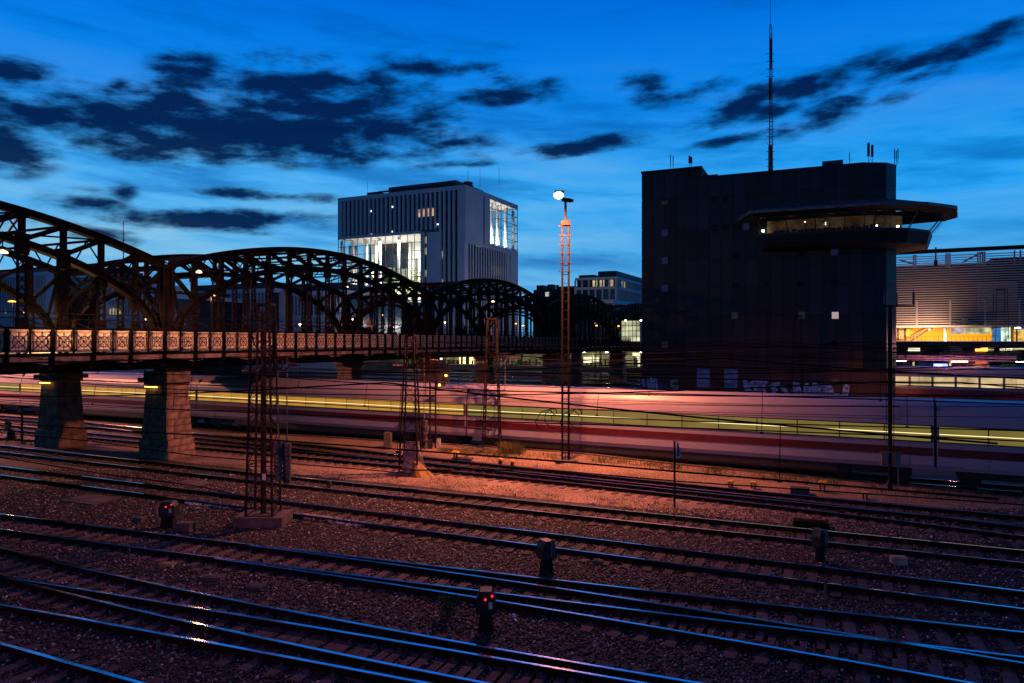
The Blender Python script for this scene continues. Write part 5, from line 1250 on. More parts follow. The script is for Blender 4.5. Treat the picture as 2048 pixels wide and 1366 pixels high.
# triangular sign
c = onz(1349, 1016, -.2); dd = 28.3; t = thing('track_sign', 'black triangular sign with white edge on a slim post in the gravel strip', 'sign', c)
m = MB(); m.box((c.x, c.y, (zat(888, dd) - .2) / 2), (.07, .07, zat(888, dd) + .2), rz=TH); m.build('post', m_mast, t)
A, B, C = at(1352, 880, dd), at(1350.5, 917, dd - .25), at(1362, 912, dd + .2)
nrm = (B - A).cross(C - A).normalized(); nrm = nrm if nrm.y < 0 else -nrm
def plate(A, B, C, k, o):
    g = (A + B + C) / 3; P = [g + (q - g) * k + nrm * o for q in (A, B, C)]; Q = [p - nrm * .012 for p in P]
    m = MB(); m.add(P + Q, [(0, 1, 2), (5, 4, 3), (0, 3, 4, 1), (1, 4, 5, 2), (2, 5, 3, 0)]); return m
plate(A, B, C, 1, .05).build('border', m_white, t); plate(A, B, C, .72, .065).build('plate', m_black, t)
g = (A + B + C) / 3 + nrm * .085; up = Vector((0, 0, 1)); ux = (C - B).normalized(); m = MB(); P3 = [(-.05, .12), (.03, .13), (.0, .05), (.05, -.02), (.0, -.1), (-.06, -.08)]
for (a0, b0), (a1, b1) in zip(P3, P3[1:]): m.beam(g + ux * a0 + up * b0, g + ux * a1 + up * b1, .03, .03)
m.build('figure', m_white, t)
# ------------------------------------------------------------------ dwarf signals
m_rd = emis('red_signal_light', (1, .02, .03), 1.6)
def dwarf(px, py, w, label, lights=True, face=1, rz=None):
    c = onz(px, py, -.2); t = thing('dwarf_signal', label, 'signal', c, group='low signals between the tracks')
    rz = TH if rz is None else rz; ax = (Vector((math.cos(rz), math.sin(rz), 0)), Vector((-math.sin(rz), math.cos(rz), 0)), Vector((0, 0, 1)))
    m = MB(); m.loft([[c + ax[0] * (sx * a) + ax[1] * (sy * a * .7) + Vector((0, 0, z)) for sx, sy in ((-1, -1), (1, -1), (1, 1), (-1, 1))] for a, z in ((w * .42, 0), (w * .36, .25), (w * .3, .5))]); m.build('foot', m_mast, t)
    hd_ = MB(); prof = [(-.5, .5), (-.5, .85), (-.3, 1.08), (.3, 1.08), (.5, .9), (.5, .5)]
    hd_.loft([[c + ax[0] * (x * w) + ax[1] * y + Vector((0, 0, z * (.9))) for x, z in prof] for y in (-.17, .2)]); hd_.build('housing', m_black, t)
    if lights:
        for (x, z) in ((-.02, .80), (.33, .88)): MB().tube([c + ax[0] * (x * w) + ax[1] * (-.2) + Vector((0, 0, z)), c + ax[0] * (x * w) + ax[1] * (-.17) + Vector((0, 0, z))], .028, 10).build('lens', m_rd, t)
        mm = MB(); mm.box(c + ax[0] * (.25 * w) + ax[1] * (-.18) + Vector((0, 0, .66)), (.09, .012, .15), rz=rz); mm.build('number_plate', m_white, t)
    else:
        mm = MB()
        for s in (.15, .35): mm.box(c + ax[0] * (s * w) + ax[1] * (-.18) + Vector((0, 0, .75)), (.035, .03, .5), rz=rz)
        mm.build('rib', m_galv, t)
dwarf(337, 1056, .58, 'dwarf signal with two red lights and white plate left of the large mast'); dwarf(972, 1263, .44, 'dwarf signal with two red lights in the dark foreground ballast')
dwarf(1093, 1147, .42, 'unlit dwarf signal seen from behind in the middle of the foreground', False, rz=TH + .5); dwarf(1640, 1122, .30, 'unlit dwarf signal by the right hand tracks', False, rz=TH + .3)
# a round striped marker disc on the left
c = onz(22, 878, -.2); t = thing('striped_marker', 'round yellow and black striped marker at the left edge', 'signal', c); m = MB(); m.lathe(c, [(.3, 0), (.22, .5), (.12, .7)], 10); m.build('foot', m_black, t)
cc = c + Vector((0, -.2, .95)); m = MB(); m.tube([cc - Vector((0, .03, 0)), cc + Vector((0, .03, 0))], .38, 20); m.build('disc', m_black, t); m = MB()
for k in (-1, 0, 1):
    o = Vector((.18 * k * CT, .18 * k * ST, .06 * k)) + Vector((0, -.06, 0)); m.beam(cc + o + rt * -.14 + Vector((0, 0, -.2)), cc + o + rt * .14 + Vector((0, 0, .2)), .07, .02)
m.build('stripe', m_yellow, t)
c = onz(44, 886, -.2); m = MB(); m.box((c.x, c.y, .8), (.1, .1, 2.0), rz=TH); tag(m.build('marker_post', m_black), 'thin dark post beside the striped marker', 'post')
# ------------------------------------------------------------------ small yard clutter
def slab(px, py, sx, sy, h, label, mt=m_conc, rz=.05, name='cable_cover', cat='slab', group=None, parts=1):
    c = gz(px, py, -.2); t = thing(name, label, cat, c, group=group)
    for k in range(parts):
        m = MB(); w = sx / parts; m.box((c.x + (k - (parts - 1) / 2) * w, c.y, c.z + h / 2), (w - .02, sy, h), rz=rz); m.box((c.x + (k - (parts - 1) / 2) * w, c.y, c.z + h + .008), (w * .7, sy * .65, .016), rz=rz); m.build('lid', mt, t)
slab(181, 1002, 2.0, 1.35, .09, 'pale concrete hatch in the ballast left of the dwarf signal', rz=.1, parts=2); slab(387, 968, 1.6, .9, .07, 'flat reddish concrete slab right of the lit stone pier', rz=.1, parts=2)
slab(372, 1062, .62, .42, .3, 'grey concrete box right of the red lit dwarf signal', rz=.2); slab(280, 1042, .4, .3, .14, 'small flat block left of the red lit dwarf signal', rz=.2)
slab(425, 1160, .62, .32, .12, 'ribbed concrete cover between the pale sleeper tracks on the left', rz=.4); slab(336, 1133, .42, .25, .1, 'small yellowish block by the rail left of the ribbed cover', mat('ochre_block', (.35, .25, .1), .8), rz=.3)
slab(392, 1145, .3, .25, .08, 'little flat stone block beside the ribbed cover', rz=.3); slab(512, 1178, .5, .35, .1, 'low dark block in the ballast left of centre', m_asph, rz=.2)
slab(1797, 1128, .45, .35, .22, 'weathered pale box with a greenish top between the right hand tracks', mat('lichen_box', (.30, .28, .2), .8), rz=.2); slab(1196, 1128, .3, .25, .12, 'small pale block right of the unlit foreground signal', rz=.2)
slab(925, 921, 1.15, .5, .16, 'point machine box beside a yellow cap in the gravel', m_asph, rz=.2, name='point_machine', cat='machine'); slab(1600, 988, .8, .5, .3, 'dark cabinet beside the rails right of the triangular sign', m_asph, rz=.1, name='point_machine', cat='machine')
slab(1622, 1055, 1.2, .5, .25, 'low brown box at the end of the middle gravel strip', m_web, rz=.05, name='cable_box', cat='box')
for px, py, w, hh, lb in ((911, 921, .36, .42, 'yellow cap on a short leg left of the point machine'), (1001, 928, .22, .2, 'left one of two small yellow caps by the dry grass clump'), (1025, 932, .22, .2, 'right one of two small yellow caps by the dry grass clump'), (1461, 974, .26, .18, 'left one of two yellow caps on the strip right of the sign'), (1507, 977, .28, .2, 'right one of two yellow caps on the strip right of the sign'), (1645, 985, .34, .38, 'tallest yellow cap, on two legs left of the right hand pole'), (1730, 998, .28, .2, 'dull yellow cap below the right hand pole')):
    c = gz(px, py, -.2); t = thing('yellow_cap_marker', lb, 'marker', c, group='yellow capped markers beside the rails'); m = MB()
    for s in (-.25, .25): m.box((c.x + s * w, c.y, c.z + hh / 2), (.06, .1, hh))
    m.build('leg', m_black, t); m = MB(); m.loft([[(c.x + sx * a, c.y + sy * a * .8, c.z + z) for sx, sy in ((-1, -1), (1, -1), (1, 1), (-1, 1))] for a, z in ((w * .5, hh), (w * .52, hh + .06), (w * .42, hh + .12))]); m.build('cap', m_yellow, t)
for px, py, lb in ((258, 1123, 'tiny ochre peg left of the ribbed cover'), (316, 1318, 'small white topped peg in the bottom left ballast'), (1651, 1190, 'white knobbed peg between the right hand tracks'), (1008, 905, 'thin dark peg near the lattice mast foot')):
    c = gz(px, py, -.2); m = MB(); m.lathe(c, [(.035, 0), (.035, .3), (.05, .34), (.03, .4)], 8); tag(m.build('marker_peg', m_conc), lb, 'peg')
m_lit = mat('white_litter', (.6, .62, .7), .6)
for px, py, s, lb in ((1025, 1236, .09, 'scrap of white litter right of the foreground red lit signal'), (875, 1232, .035, 'speck of blue white litter left of the green bush'), (1181, 1006, .12, 'white scrap of paper on the gravel strip'), (1640, 1113, .1, 'white stone at the foot of the right hand unlit signal'), (1045, 985, .09, 'pale pebble pair on the middle strip')):
    c = onz(px, py, -.16); m = MB()
    for _ in range(6):
        q = c + Vector((R.gauss(0, s), R.gauss(0, s * .6), R.uniform(0, s * .6))); m.box(q, (s, s * .6, s * .2), ax=(Vector((R.gauss(0, 1), R.gauss(0, 1), .3)).normalized(), Vector((0, 1, 0)), Vector((0, 0, 1))))
    tag(m.build('litter', m_lit), lb, 'litter')
# ------------------------------------------------------------------ overhead wires
def catenary(name, y_of_x, x0, x1, zc, zm, label, span=26.0, ph=0.0, drop=True, r=.012):
    t = thing('overhead_wire', label, 'wire', (x0, y_of_x(x0), zc), group='overhead contact wires')
    m = MB(); n = max(6, int((x1 - x0) / 4)); m.tube([(x, y_of_x(x), zc + .05 * math.cos((x + ph) / span * 6.28)) for x in np.linspace(x0, x1, n)], r, 4, cap=False); m.build('contact_wire', m_wire, t)
    f = lambda x: zm - .55 * (1 - (2 * (((x + ph) / span) % 1) - 1) ** 2)
    m = MB(); m.tube([(x, y_of_x(x) + .1, f(x)) for x in np.linspace(x0, x1, n * 4)], r, 4, cap=False); m.build('carrier_wire', m_wire, t)
    if drop:
        m = MB(); x = x0 + 2
        while x < x1: m.tube([(x, y_of_x(x), zc), (x, y_of_x(x) + .1, f(x))], .006, 3, cap=False); m.box((x, y_of_x(x), zc), (.05, .02, .03)); x += 5.2
        m.build('dropper', m_wire, t, kind='stuff')
def yf(key):
    ln = TRACKS[key]; xs = [p.x for p in ln]; ys = [p.y for p in ln]; return (lambda x: float(np.interp(x, xs, ys))), xs[0], xs[-1]
keys = list(TRACKS)
zz = [(5.25, 6.15), (4.9, 5.8), (5.2, 6.1), (5.05, 6.0), (5.15, 6.1), (4.8, 5.7), (5.1, 6.05), (4.95, 5.9), (4.9, 5.9)]
for i, k in enumerate(keys):
    if i in (5,): continue
    f, a, b = yf(k); catenary('w', f, a, b, zz[i][0], zz[i][1], 'overhead wires above the ' + k[:60].rsplit(' ', 1)[0], ph=i * 7.3, r=.011 if i > 5 else .014)
catenary('w', lambda x: trainY(x) + 1.45, -110, 35, 5.3, 6.3, 'overhead wires above the white train', ph=3)
for i, (yy, nm) in enumerate(zip(FART[:8], FL)): catenary('w', lambda x, yy=yy: yy + .75, -1.2 * yy - 20, .3 * yy + 20, 5.3, 6.5, f'overhead wires above the {nm} distant track behind the train', ph=i * 5, drop=False, r=.02)
def wire(pts, label, r=.014, name='cable'):
    P = [at(*p) for p in pts]; m = MB(); m.tube(P, r, 5, cap=False); return tag(m.build(name, m_wire, smooth=True), label, 'cable')
# low cables sagging across the foreground between masts
wire([(-60, 860, 36), (180, 882, 33), (380, 910, 30.5), (520, 922, 29), (800, 945, 30), (822, 948, 31)], 'thick low cable passing behind the stone pier foot to the wrapped mast', .022)
wire([(822, 940, 32), (1100, 940, 30.5), (1350, 962, 28.5), (1800, 992, 26), (2080, 1012, 25)], 'thick low cable running past the triangular sign to the right edge', .026)
wire([(-60, 905, 28), (190, 945, 26.5), (400, 973, 25.5), (520, 1000, 25), (700, 1024, 26)], 'low cable sagging between two tracks on the left', .02)
wire([(1060, 818, 36), (1055, 860, 36), (1066, 853, 36), (1090, 820, 36)], 'unused', .02) if False else None
def loop(px, py, s, label, d=36):
    pts = [(px - 10 * s, py + 38 * s), (px - 14 * s, py + 26 * s), (px - 4 * s, py + 8 * s), (px + 18 * s, py), (px + 27 * s, py + 2 * s), (px + 29 * s, py + 10 * s), (px + 24 * s, py + 13 * s), (px + 15 * s, py + 3 * s), (px + 6 * s, py + 10 * s), (px + 4 * s, py + 25 * s), (px + 14 * s, py + 37 * s), (px + 26 * s, py + 40 * s)]
    wire([(a, b, d) for a, b in pts], label, .026)
loop(1085, 817, 1.0, 'left curling jumper cable hanging in front of the train windows'); loop(1134, 818, 1.0, 'right curling jumper cable hanging by the two leg lamp mast')
for k, (a, b) in enumerate((((822, 792, 35), (1800, 813, 33)), ((985, 790, 40), (1800, 812, 33)), ((1000, 803, 38), (2080, 812, 31)), ((822, 806, 35), (2080, 835, 30)), ((527, 790, 26), (1800, 838, 31)), ((-40, 728, 36), (822, 752, 35)), ((-40, 745, 34), (527, 772, 27)), ((-40, 716, 45), (985, 742, 43)), ((527, 738, 26), (822, 744, 35)), ((822, 745, 35), (1595, 770, 50)), ((985, 722, 43), (1595, 735, 56)), ((1595, 742, 56), (2080, 730, 50)), ((-40, 800, 29), (527, 822, 26)))):
    names = ('upper of the cables from the sheet wrapped mast to the right hand pole', 'cable from the mast beside the train to the right hand pole', 'long level cable in front of the train roof on the right', 'cable in front of the train windows on the right', 'long cable from the large mast to the right hand pole', 'cable under the bridge edge to the sheet wrapped mast', 'cable passing the pier capitals to the large mast', 'high cable below the bridge deck toward the mast beside the train', 'short cable between the large mast and the sheet wrapped mast', 'cable in front of the dark tower base', 'higher cable toward the thin mast before the tower', 'cable from the thin mast to the right edge', 'cable across both stone piers')
    m_ = ((a[0] + b[0]) / 2, (a[1] + b[1]) / 2 + 5, 2 / (1 / a[2] + 1 / b[2])); wire([a, (a[0] * .75 + b[0] * .25, a[1] * .75 + b[1] * .25 + 4, 1 / (.75 / a[2] + .25 / b[2])), m_, (a[0] * .25 + b[0] * .75, a[1] * .25 + b[1] * .75 + 4, 1 / (.25 / a[2] + .75 / b[2])), b], names[k], .012)
# ------------------------------------------------------------------ station and glass stair house under the bridge end
m_stw = mat('station_wall', (.7, .66, .46), .8, var=.3, scale=.4)
YP = 150.0
st = thing('station_platform', 'lit station platform seen under the far end of the bridge', 'platform', (-60, YP, -.2))
MB().bb(-118, 8, YP, YP + 9, -.2, .95).build('platform_slab', m_conc, st)
m_stl = emis('station_tube_light', (.95, 1, .62), 22); m_stc = emis('lit_sign_box', (1, .92, .55), 2.0)
MB().bb(-116, 6, YP + 8.6, YP + 9, .95, 4.2).build('back_wall', m_stw, st); MB().bb(-118, 8, YP + .5, YP + 9.2, 4.3, 4.5).build('canopy', m_dkr, st)
m = MB(); x = -114
while x < 5: m.bb(x - .15, x + .15, YP + 3, YP + 3.3, .95, 4.3); x += 7.1
m.build('column', m_dkr, st)
x = -112; k = 0
while x < 4:
    m = MB(); m.bb(x - .9, x + .9, YP + 2, YP + 2.15, 4.08, 4.2); m.build('tube_light', m_stl, st)
    if k % 2 == 0: pt('platform_light', (x, YP + 1.2, 3.7), 420, (1, .95, .55), .4)
    x += R.uniform(6.5, 9); k += 1
for px0, px1, py0, py1, mt in ((729, 739, 713, 724, m_stc), (919, 947, 706, 729, lit('lit_kiosk', (1, .72, .32), 3.0, 2.5)), (1167, 1183, 714, 726, m_stc), (1186, 1198, 714, 724, m_stc), (880, 885, 714, 720, m_stc), (1265, 1282, 705, 711, m_stc), (1272, 1282, 712, 742, lit('lit_doorway', (1, .9, .6), 1.4, 1)), (1020, 1048, 699, 704, m_stc), (1100, 1120, 712, 740, lit('pale_room2', (.55, .5, .35), .5, 1))):
    Yk = YP + 8.3 if mt is not m_stc else YP + 7; dk_ = Yk / ray((px0 + px1) / 2)[1]
    MB().bb(onY(px0, Yk)[1], onY(px1, Yk)[1], Yk, Yk + .1, zat(py1, dk_), zat(py0, dk_)).build('lit_panel', mt, st)
m = MB()
for k in range(90): x = -110 + k * 1.25 + R.uniform(-.4, .4); m.bb(x, x + R.uniform(.1, .7), YP + 7.5, YP + 7.9, .95, R.uniform(1.6, 3.2))
m.build('platform_furniture', m_dkr, st, kind='stuff')
MB().bb(-118, 8, YP - .05, YP + .3, .955, 1.0).build('edge_line', mat('pale_platform_edge', (.8, .78, .6), .7), st)
m = MB(); m.bb(onY(1020, 128)[1], onY(1110, 128)[1], 128, 128.3, -.2, .55); m.build('planter', m_grass, st)
# arched white stair side near x 1050
m = MB(); Yt = 140; d_ = Yt / ray(1050)[1]
pts = [at(1000 + q * 9, 0, 1) for q in range(2)]
P_a = [(onY(1000 + q * 7, Yt)[1], zat(735 - 36 * math.sin(math.pi * min(1, q / 20) ** .8), d_)) for q in range(19)]
for (xa_, za_), (xb_, zb_) in zip(P_a, P_a[1:]): m.beam((xa_, Yt, za_), (xb_, Yt, zb_), .3, .35)
m.build('stair_arch', m_wfac, st)
gs = at(1261, 683, 121.5); xg0 = at(1240.5, 683, 121.5).x; xg1 = at(1283, 683, 121.5).x
gh = thing('glass_stair_house', 'lit glass stair house at bridge level beside the dark tower', 'kiosk', (xg0, gs.y, 6.2))
m_gl = lit('lit_glass_block', (.62, .62, .38), 1.1, .5); zt0, zt1_ = zat(683, 121.5), zat(641, 121.5)
for i in range(5):
    for j in range(4):
        xa_ = xg0 + (xg1 - xg0) * i / 5; z_ = zt0 + (zt1_ - zt0) * j / 4; MB().bb(xa_ + .04, xa_ + (xg1 - xg0) / 5 - .04, gs.y - .04, gs.y + .04, z_ + .05, z_ + (zt1_ - zt0) / 4 - .05).build('pane', m_gl, gh)
m = MB(); m.bb(xg0, xg1, gs.y + .05, gs.y + 3, zt0, zt1_); m.build('back_box', m_dkr, gh); m = MB()
for i in range(6): x = xg0 + (xg1 - xg0) * i / 5; m.bb(x - .04, x + .04, gs.y - .1, gs.y + .05, zt0, zt1_)
for j in range(5): z = zt0 + (zt1_ - zt0) * j / 4; m.bb(xg0, xg1, gs.y - .09, gs.y + .04, z - .05, z + .05)
m.build('glazing_bar', m_black, gh)
for px in (1251, 1282): MB().lathe(at(px, 642, 120.5), [(.1, 0), (.18, .08), (.1, .16)], 10).build('bulb', m_stl, gh)
m = MB(); m.bb(xg0 - 14, xg1 + 3, gs.y - .6, gs.y + 4, 5.75, 6.1); m.build('walkway_slab', m_conc, gh); m = MB()
for k in range(60): x = xg0 - 14 + k * .24; m.bb(x - .02, x + .02, gs.y - .55, gs.y - .5, 6.1, 7.15)
m.bb(xg0 - 14, xg0, gs.y - .56, gs.y - .49, 7.15, 7.2); m.build('railing', m_galv, gh)
for px in (1149, 1157): 
    c = at(px, 683, 98); MB().bb(c.x - .35, c.x + .35, c.y - .3, c.y + .3, -.2, 5.2).build('concrete_column', m_conc, gh)
for px, py, d, pw, lb_ in ((705, 640, 150, 900, 'added lamp before the pale office fins right of the large mast'), (890, 646, 165, 1300, 'added lamp at the foot of the tall white office block'), (600, 650, 130, 900, 'added lamp before the blank white wall right of the large mast'), (290, 640, 130, 500, 'added lamp behind the first bridge joint'), (980, 648, 150, 450, 'added lamp at the right corner of the tall white office block'), (100, 640, 150, 500, 'added lamp behind the leftmost arch'), (1118, 650, 190, 3500, 'added lamp before the dark office with yellow windows'), (1190, 648, 170, 3000, 'added lamp behind the fourth arch')):  # lamps added to brighten the fronts behind the bridge
    c = at(px, py, d); t = thing('street_lamp', lb_, 'street lamp', (c.x, c.y, -.2), group='added fill lamps beyond the bridge'); MB().tube([(c.x, c.y, -.2), (c.x, c.y, c.z)], .08, 6).build('pole', m_black, t); MB().lathe((c.x, c.y, c.z), [(.1, 0), (.25, .12), (.1, .24)], 8).build('bulb', m_lampw, t); pt('lamp_light', (c.x, c.y, c.z - .3), pw, (.95, .85, .8), .3)
# ------------------------------------------------------------------ louvred terminal on the right
YL = at(1800, 683, 140).y; xL0 = onY(1760, YL)[1]; xL1 = onY(2120, YL)[1]
m_slat = mat('aluminium_slat', (.50, .42, .42), .5, metal=.3, var=.05)
tm = thing('louvred_building', 'long building with a facade of horizontal aluminium slats above a glowing orange ground floor', 'building', (xL0, YL, -.2))
sm = MB(); L = xL1 - xL0; sm.bb(0, L, 0, .25, -.08, .08); sme = sm.mesh('slat'); sme.materials.append(m_slat)
zs = 9.5; nsl = 0
while zs < 23.0: inst('slat', sme, (0, 0, zs + .2), parent=tm); zs += .44; nsl += 1
MB().bb(xL0, xL1, YL - .3, YL + .5, 23.3, 24.0).build('top_rail', m_mast, tm)
def lb(nm, mt, px0, px1, y0, y1, z0, z1): 
    a, b_ = onY(px0, YL)[1], onY(px1, YL)[1]; MB().bb(a, b_, YL + y0, YL + y1, z0, z1).build(nm, mt, tm)
m_in1 = mat('inner_volume_grey', (.045, .04, .06), .8, var=.3, scale=.1); m_in2 = mat('inner_volume_warm', (.38, .26, .20), .8)
lb('inner_volume', m_in1, 1762, 2110, 2.0, 14, 9.2, 21.3); lb('inner_volume', m_in2, 1958, 2038, 1.4, 1.95, 12.2, 17.6)
lb('inner_volume', m_in1, 1990, 2110, 3.0, 14, 21.31, 22.2)
m = MB()
for px in (1834, 1901, 1971, 2040): x = onY(px, YL)[1]; m.bb(x - .13, x + .13, YL + .27, YL + .6, 9.3, 14.2)
for px in (1828, 1832, 1893, 1897, 1901, 1957, 1962, 1967, 1971, 2031, 2043): x = onY(px, YL)[1]; m.bb(x - .12, x + .12, YL + .8, YL + 1.1, 20.6, 23.2)
m.beam((onY(1926, YL)[1], YL + 1.2, 21.4), (onY(1966, YL)[1], YL + 1.2, 23.1), .3, .3); m.beam((onY(1799, YL)[1], YL + 1.2, 22.4), (onY(1830, YL)[1], YL + 1.2, 21.4), .3, .3)
m.build('slat_post', m_slat, tm)
m_orw = mat('orange_wall', (.85, .36, .01), .7, var=.12, scale=.2)
lb('orange_wall', m_orw, 1762, 1996, 6, 6.4, 6.6, 9.3); lb('soffit', m_slat, 1762, 2110, .3, 14, 9.21, 9.4)
lb('floor_slab', m_dkr, 1762, 2110, -3, 14, 5.2, 6.5)
lb('lower_wall', m_in1, 1762, 2110, 4, 5, 3.2, 5.19); 
lb('pale_panel', mat('pale_panel', (.6, .4, .3), .7), 1762, 1811, 5.5, 5.98, 7.0, 9.25); lb('poster', mat('ochre_poster', (.45, .38, .05), .6), 1812, 1828, 5.4, 5.99, 7.4, 9.1)
x1_, x2_ = onY(1904, YL)[1], onY(1960, YL)[1]
lb('sign_board', lit('blurred_sign_grey', (.42, .36, .42), .9, 1.0), 1903, 1930, 1.5, 1.8, 7.9, 9.15); lb('sign_board', lit('blurred_sign_cream', (.55, .62, .35), .9, 1.0), 1932, 1984, 1.5, 1.8, 7.95, 9.1)
MB().lathe((onY(1929, YL)[1], YL - .8, 9.45), [(2.4, 0), (1.6, .5), (.6, .9), (.3, 1.3)], 12).build('canopy_dome', mat('canopy_dome', (.5, .4, .2), .6), tm)
lb('glass_shop', lit('shop_glow', (.55, .75, .6), 1.6, 1.2), 2008, 2027, 3, 3.2, 6.55, 9.1); lb('orange_pillar', m_orw, 2027, 2033, 2.8, 3.6, 6.52, 9.2); lb('lit_doors', lit('amber_doors', (1, .55, .1), .9, 1.5), 2033, 2070, 4, 4.2, 6.55, 8.7); lb('door_frame', m_dkr, 2040, 2043, 3.6, 3.9, 6.55, 8.8)
lb('tube_light', m_stl, 2036, 2048, 3, 3.1, 9.0, 9.1)
m = MB(); a_, b_ = onY(1822, YL)[1], onY(1868, YL)[1]
for dz in (0, 1.1): m.beam((a_, YL + 1.2, 6.6 + dz), (b_, YL + 1.2, 9.3 + dz * .6), .12, .3)
for k in range(9): f = k / 8; x = a_ + (b_ - a_) * f; m.bb(x - .04, x + .04, YL + 1.15, YL + 1.25, 6.5 + 2.7 * f, 7.6 + 2.4 * f)
m.build('escalator', m_black, tm); m = MB(); xr0, xr1 = onY(1800, YL)[1], onY(1995, YL)[1]; m.bb(xr0, xr1, YL - 2.9, YL - 2.85, 7.45, 7.5)
for k in range(24): x = xr0 + (xr1 - xr0) * k / 23; m.bb(x - .03, x + .03, YL - 2.9, YL - 2.85, 6.5, 7.5)
m.build('railing', m_black, tm)
x = onY(1889, YL)[1]; MB().tube([(x, YL - 1.5, 2), (x, YL - 1.5, 9.2)], .3, 10).build('column', m_galv, tm)
area(((onY(1800, YL)[1] + onY(1990, YL)[1]) / 2, YL + 3.0, 9.1), 18, 3, 1500, (1, .66, .2)); area(((onY(1800, YL)[1] + onY(1900, YL)[1]) / 2, YL - 2.5, 6.9), 9, 1, 2600, (1, .6, .35), rot=(math.pi - .5, 0, 0))  # second light is an unseen upturned fill for the lower slats
MB().lathe((onY(1860, YL)[1], YL + .9, 8.6), [(.1, 0), (.22, .15), (.1, .3)], 10).build('lamp', m_lampw, tm)
# pale lower platform, its canopy, commuter train and coach
YQ = 92.0; dq = YQ / ray(1920)[1]
pf = thing('island_platform', 'lit island platform right of the tower', 'platform', (onY(1790, YQ)[1], YQ, -.2)); xq0, xq1 = onY(1700, YQ)[1], onY(2120, YQ)[1]
MB().bb(xq0, xq1, YQ, YQ + 6, -.2, 1.0).build('platform_slab', m_conc, pf); MB().bb(xq0, xq1, YQ - .02, YQ + .25, 1.005, 1.03).build('edge_line', mat('pale_edge', (.8, .75, .5), .7), pf)
m = MB(); 
for k in range(14): x = xq0 + 3 + k * 3.6; m.bb(x - .1, x + .1, YQ + 3, YQ + 3.2, 1, 4.6)
m.build('column', m_stw, pf)
MB().bb(xq0, onY(2036, YQ)[1], YQ + .8, YQ + 5.5, 4.35, 4.95).build('canopy', mat('pink_canopy_fascia', (.62, .34, .40), .6), pf)
for k in range(7): x = xq0 + 5 + k * 6; pt('platform_light', (x, YQ + 2.2, 4.0), 75, (1, .85, .5), .3); MB().bb(x - .8, x + .8, YQ + 2.1, YQ + 2.25, 4.22, 4.34).build('tube_light', m_stl, pf)
pt('platform_light', (onY(1900, YQ)[1], YQ - 3, 6.4), 700, (1, .33, .36), .3)
m_bsg = emis('blue_destination_sign', (.15, .2, 1), 4.0); x = onY(1868, YQ)[1]; x2_ = onY(1896, YQ)[1]
MB().bb(x, x2_, YQ + .4, YQ + .5, 3.75, 4.05).build('destination_sign', m_bsg, pf)
MB().bb(x + .15, x2_ - .6, YQ + .36, YQ + .39, 3.83, 3.97).build('sign_lettering', emis('white_sign_text', (.9, .9, 1), 6), pf)
m_ct = mat('red_commuter_paint', (.35, .03, .05), .4); m_cw = lit('commuter_window', (1, .72, .36), .7, .35)
def commuter(px0, px1, Y, label):
    xa_, xb_ = onY(px0, Y)[1], onY(px1, Y)[1]; t = thing('commuter_train', label, 'train', (xa_, Y, -.1)); s = [(-1.35, .35), (-1.42, 1.0), (-1.42, 3.0), (-1.1, 3.7), (0, 3.85), (1.1, 3.7), (1.42, 3.0), (1.42, 1.0), (1.35, .35)]
    MB().loft([[(x, Y + 1.5 + y, z) for y, z in s] for x in (xa_, xb_)]).build('body', m_tw, t); MB().bb(xa_, xb_, Y + .06, Y + .079, .5, 1.45).build('red_stripe', m_ct, t)
    n = int((xb_ - xa_) / 1.9); w = (xb_ - xa_) / n
    for i in range(n): MB().bb(xa_ + i * w + .12, xa_ + (i + 1) * w - .12, Y + .03, Y + .06, 1.75, 2.75).build('window', m_cw, t)
    MB().bb(xa_ + .5, xb_ - .5, Y + .2, Y + 2.8, .0, .34).build('underframe', m_tund, t)
commuter(1775, 2110, 88.2, 'commuter train with a long row of lit windows behind the tower')
c = at(1932, 722, 118); t = thing('red_coach', 'red coach with lit red light parked beyond the platform', 'bus', (c.x, c.y, -.2)); MB().bb(c.x - 3.5, c.x + 3.2, c.y, c.y + 2.5, 1.6, 4.6).build('body', m_ct, t); MB().bb(c.x + 1.3, c.x + 3.0, c.y - .05, c.y - .01, 2.9, 3.9).build('windscreen', emis('red_sign_glow', (1, .12, .08), 1.6), t); MB().bb(c.x - 3.3, c.x + 3, c.y + .2, c.y + 2.3, -.2, 1.59).build('chassis', m_tund, t)
c = at(1838, 775, 62); t = thing('added_lamp', 'added low orange lamp hidden behind the train to light the tower base', 'lamp', (c.x, c.y, -.2)); MB().tube([(c.x, c.y, -.2), (c.x, c.y, .9)], .06, 6).build('post', m_black, t); MB().lathe((c.x, c.y, .9), [(.1, 0), (.16, .1), (.08, .2)], 8).build('bulb', m_lampo, t); spot('added_light', (c.x, c.y, 1.4), at(1752, 770, 76), 1500, (1, .28, .1), 46, .8, .15)  # lamp and fitting added out of sight to redden the tower base
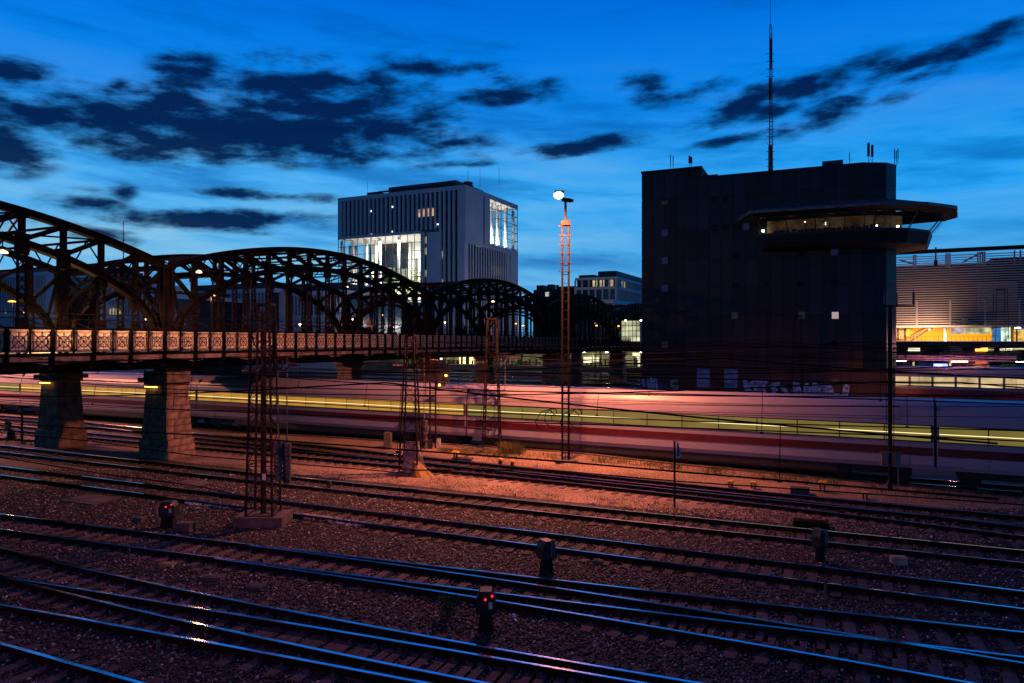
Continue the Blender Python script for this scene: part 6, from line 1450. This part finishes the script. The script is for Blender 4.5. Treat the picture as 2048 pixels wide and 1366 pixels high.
# green lit foliage and odds behind the platform
def far_bush(px, py, d, r, label):
    c = at(px, py, d); c.z -= r; t = thing('tree', label, 'tree', (c.x, c.y, -.2)); MB().tube([(c.x, c.y, -.2), (c.x, c.y, c.z + r)], .12, 6).build('trunk', m_dkr, t); l = MB()
    for _ in range(260):
        q = c + Vector((R.gauss(0, r * .6), R.gauss(0, r * .5), r + R.gauss(0, r * .4))); a = Vector((R.gauss(0, 1), R.gauss(0, 1), R.gauss(0, 1))).normalized(); b_ = a.cross(Vector((0, 1, .3))).normalized(); s = R.uniform(.12, .25); l.add([q - a * s, q + b_ * s * .5, q + a * s, q - b_ * s * .5], [(0, 1, 2, 3)])
    l.build('crown', m_leaf, t, kind='stuff')
far_bush(1960, 722, 120, 1.3, 'bright green lit tree left of the tall black lattice mast'); far_bush(2018, 722, 120, 1.6, 'bright green lit tree right of the tall black lattice mast')
pt('tree_light', at(1960, 735, 116), 90, (.8, 1, .2), .3); pt('tree_light', at(2018, 735, 116), 110, (.8, 1, .2), .3)
m = MB()
for k in range(40):
    px = 1800 + k * 6.3; c = at(px, 700, 126); m.bb(c.x - R.uniform(.2, 1.2), c.x + R.uniform(.2, 1.2), c.y, c.y + 1, R.uniform(2, 3.6), R.uniform(3.8, 5.1))
m.build('parked_vehicles', m_in1, kind='stuff', label='jumble of dark parked vehicles and fittings beneath the orange floor', cat='clutter')
for px, mt in ((1828, m_stc), (1845, m_dkr), (1912, m_stw), (1963, m_or), (1975, m_w2), (2012, m_stc), (2036, m_w2)):
    c = at(px, 699, 125.5); tag(MB().bb(c.x - .9, c.x + .9, c.y - .1, c.y, c.z - .25, c.z + .25).build('lit_bay_light', mt), f'small light under the orange floor at {px}' if False else {1828: 'pale strip of light beside the short black mast', 1845: 'dark box beside the pale strip light', 1912: 'cream box right of the round column', 1963: 'orange light beneath the cream sign board', 1975: 'dull yellow light right of the orange one', 2012: 'white light right of the tall black lattice mast', 2036: 'yellow light near the right edge'}[px], 'light')
c = onz(1817, 790, -.2); t = thing('colour_light_signal', 'dark colour light signal with a blue tint right of the tower base', 'signal', (c.x, c.y, -.2)); dd = Vector((c.x, c.y)).dot(Vector((-ST, CT)))
MB().tube([(c.x, c.y, -.2), (c.x, c.y, 1.8)], .08, 6).build('post', m_galv, t); MB().box((c.x, c.y, 2.9), (.9, .3, 2.2), rz=TH).build('signal_head', m_black, t)
for px in (1832, 1846, 1868, 1910): c = onz(px, 800, -.2); tag(MB().tube([c, c + Vector((0, 0, 1.7))], .05, 5).build('thin_marker_post', m_conc), {1832: 'white banded thin post nearest the tower', 1846: 'short thin post second from the tower', 1868: 'short thin post in the middle of the dark verge', 1910: 'short thin post in the reddish weeds'}[px], 'post')
blades('grass', 900, [(1800, 800, 812), (1900, 800, 815), (2048, 796, 806)], .5, 'reddish weeds behind the train at the right edge')
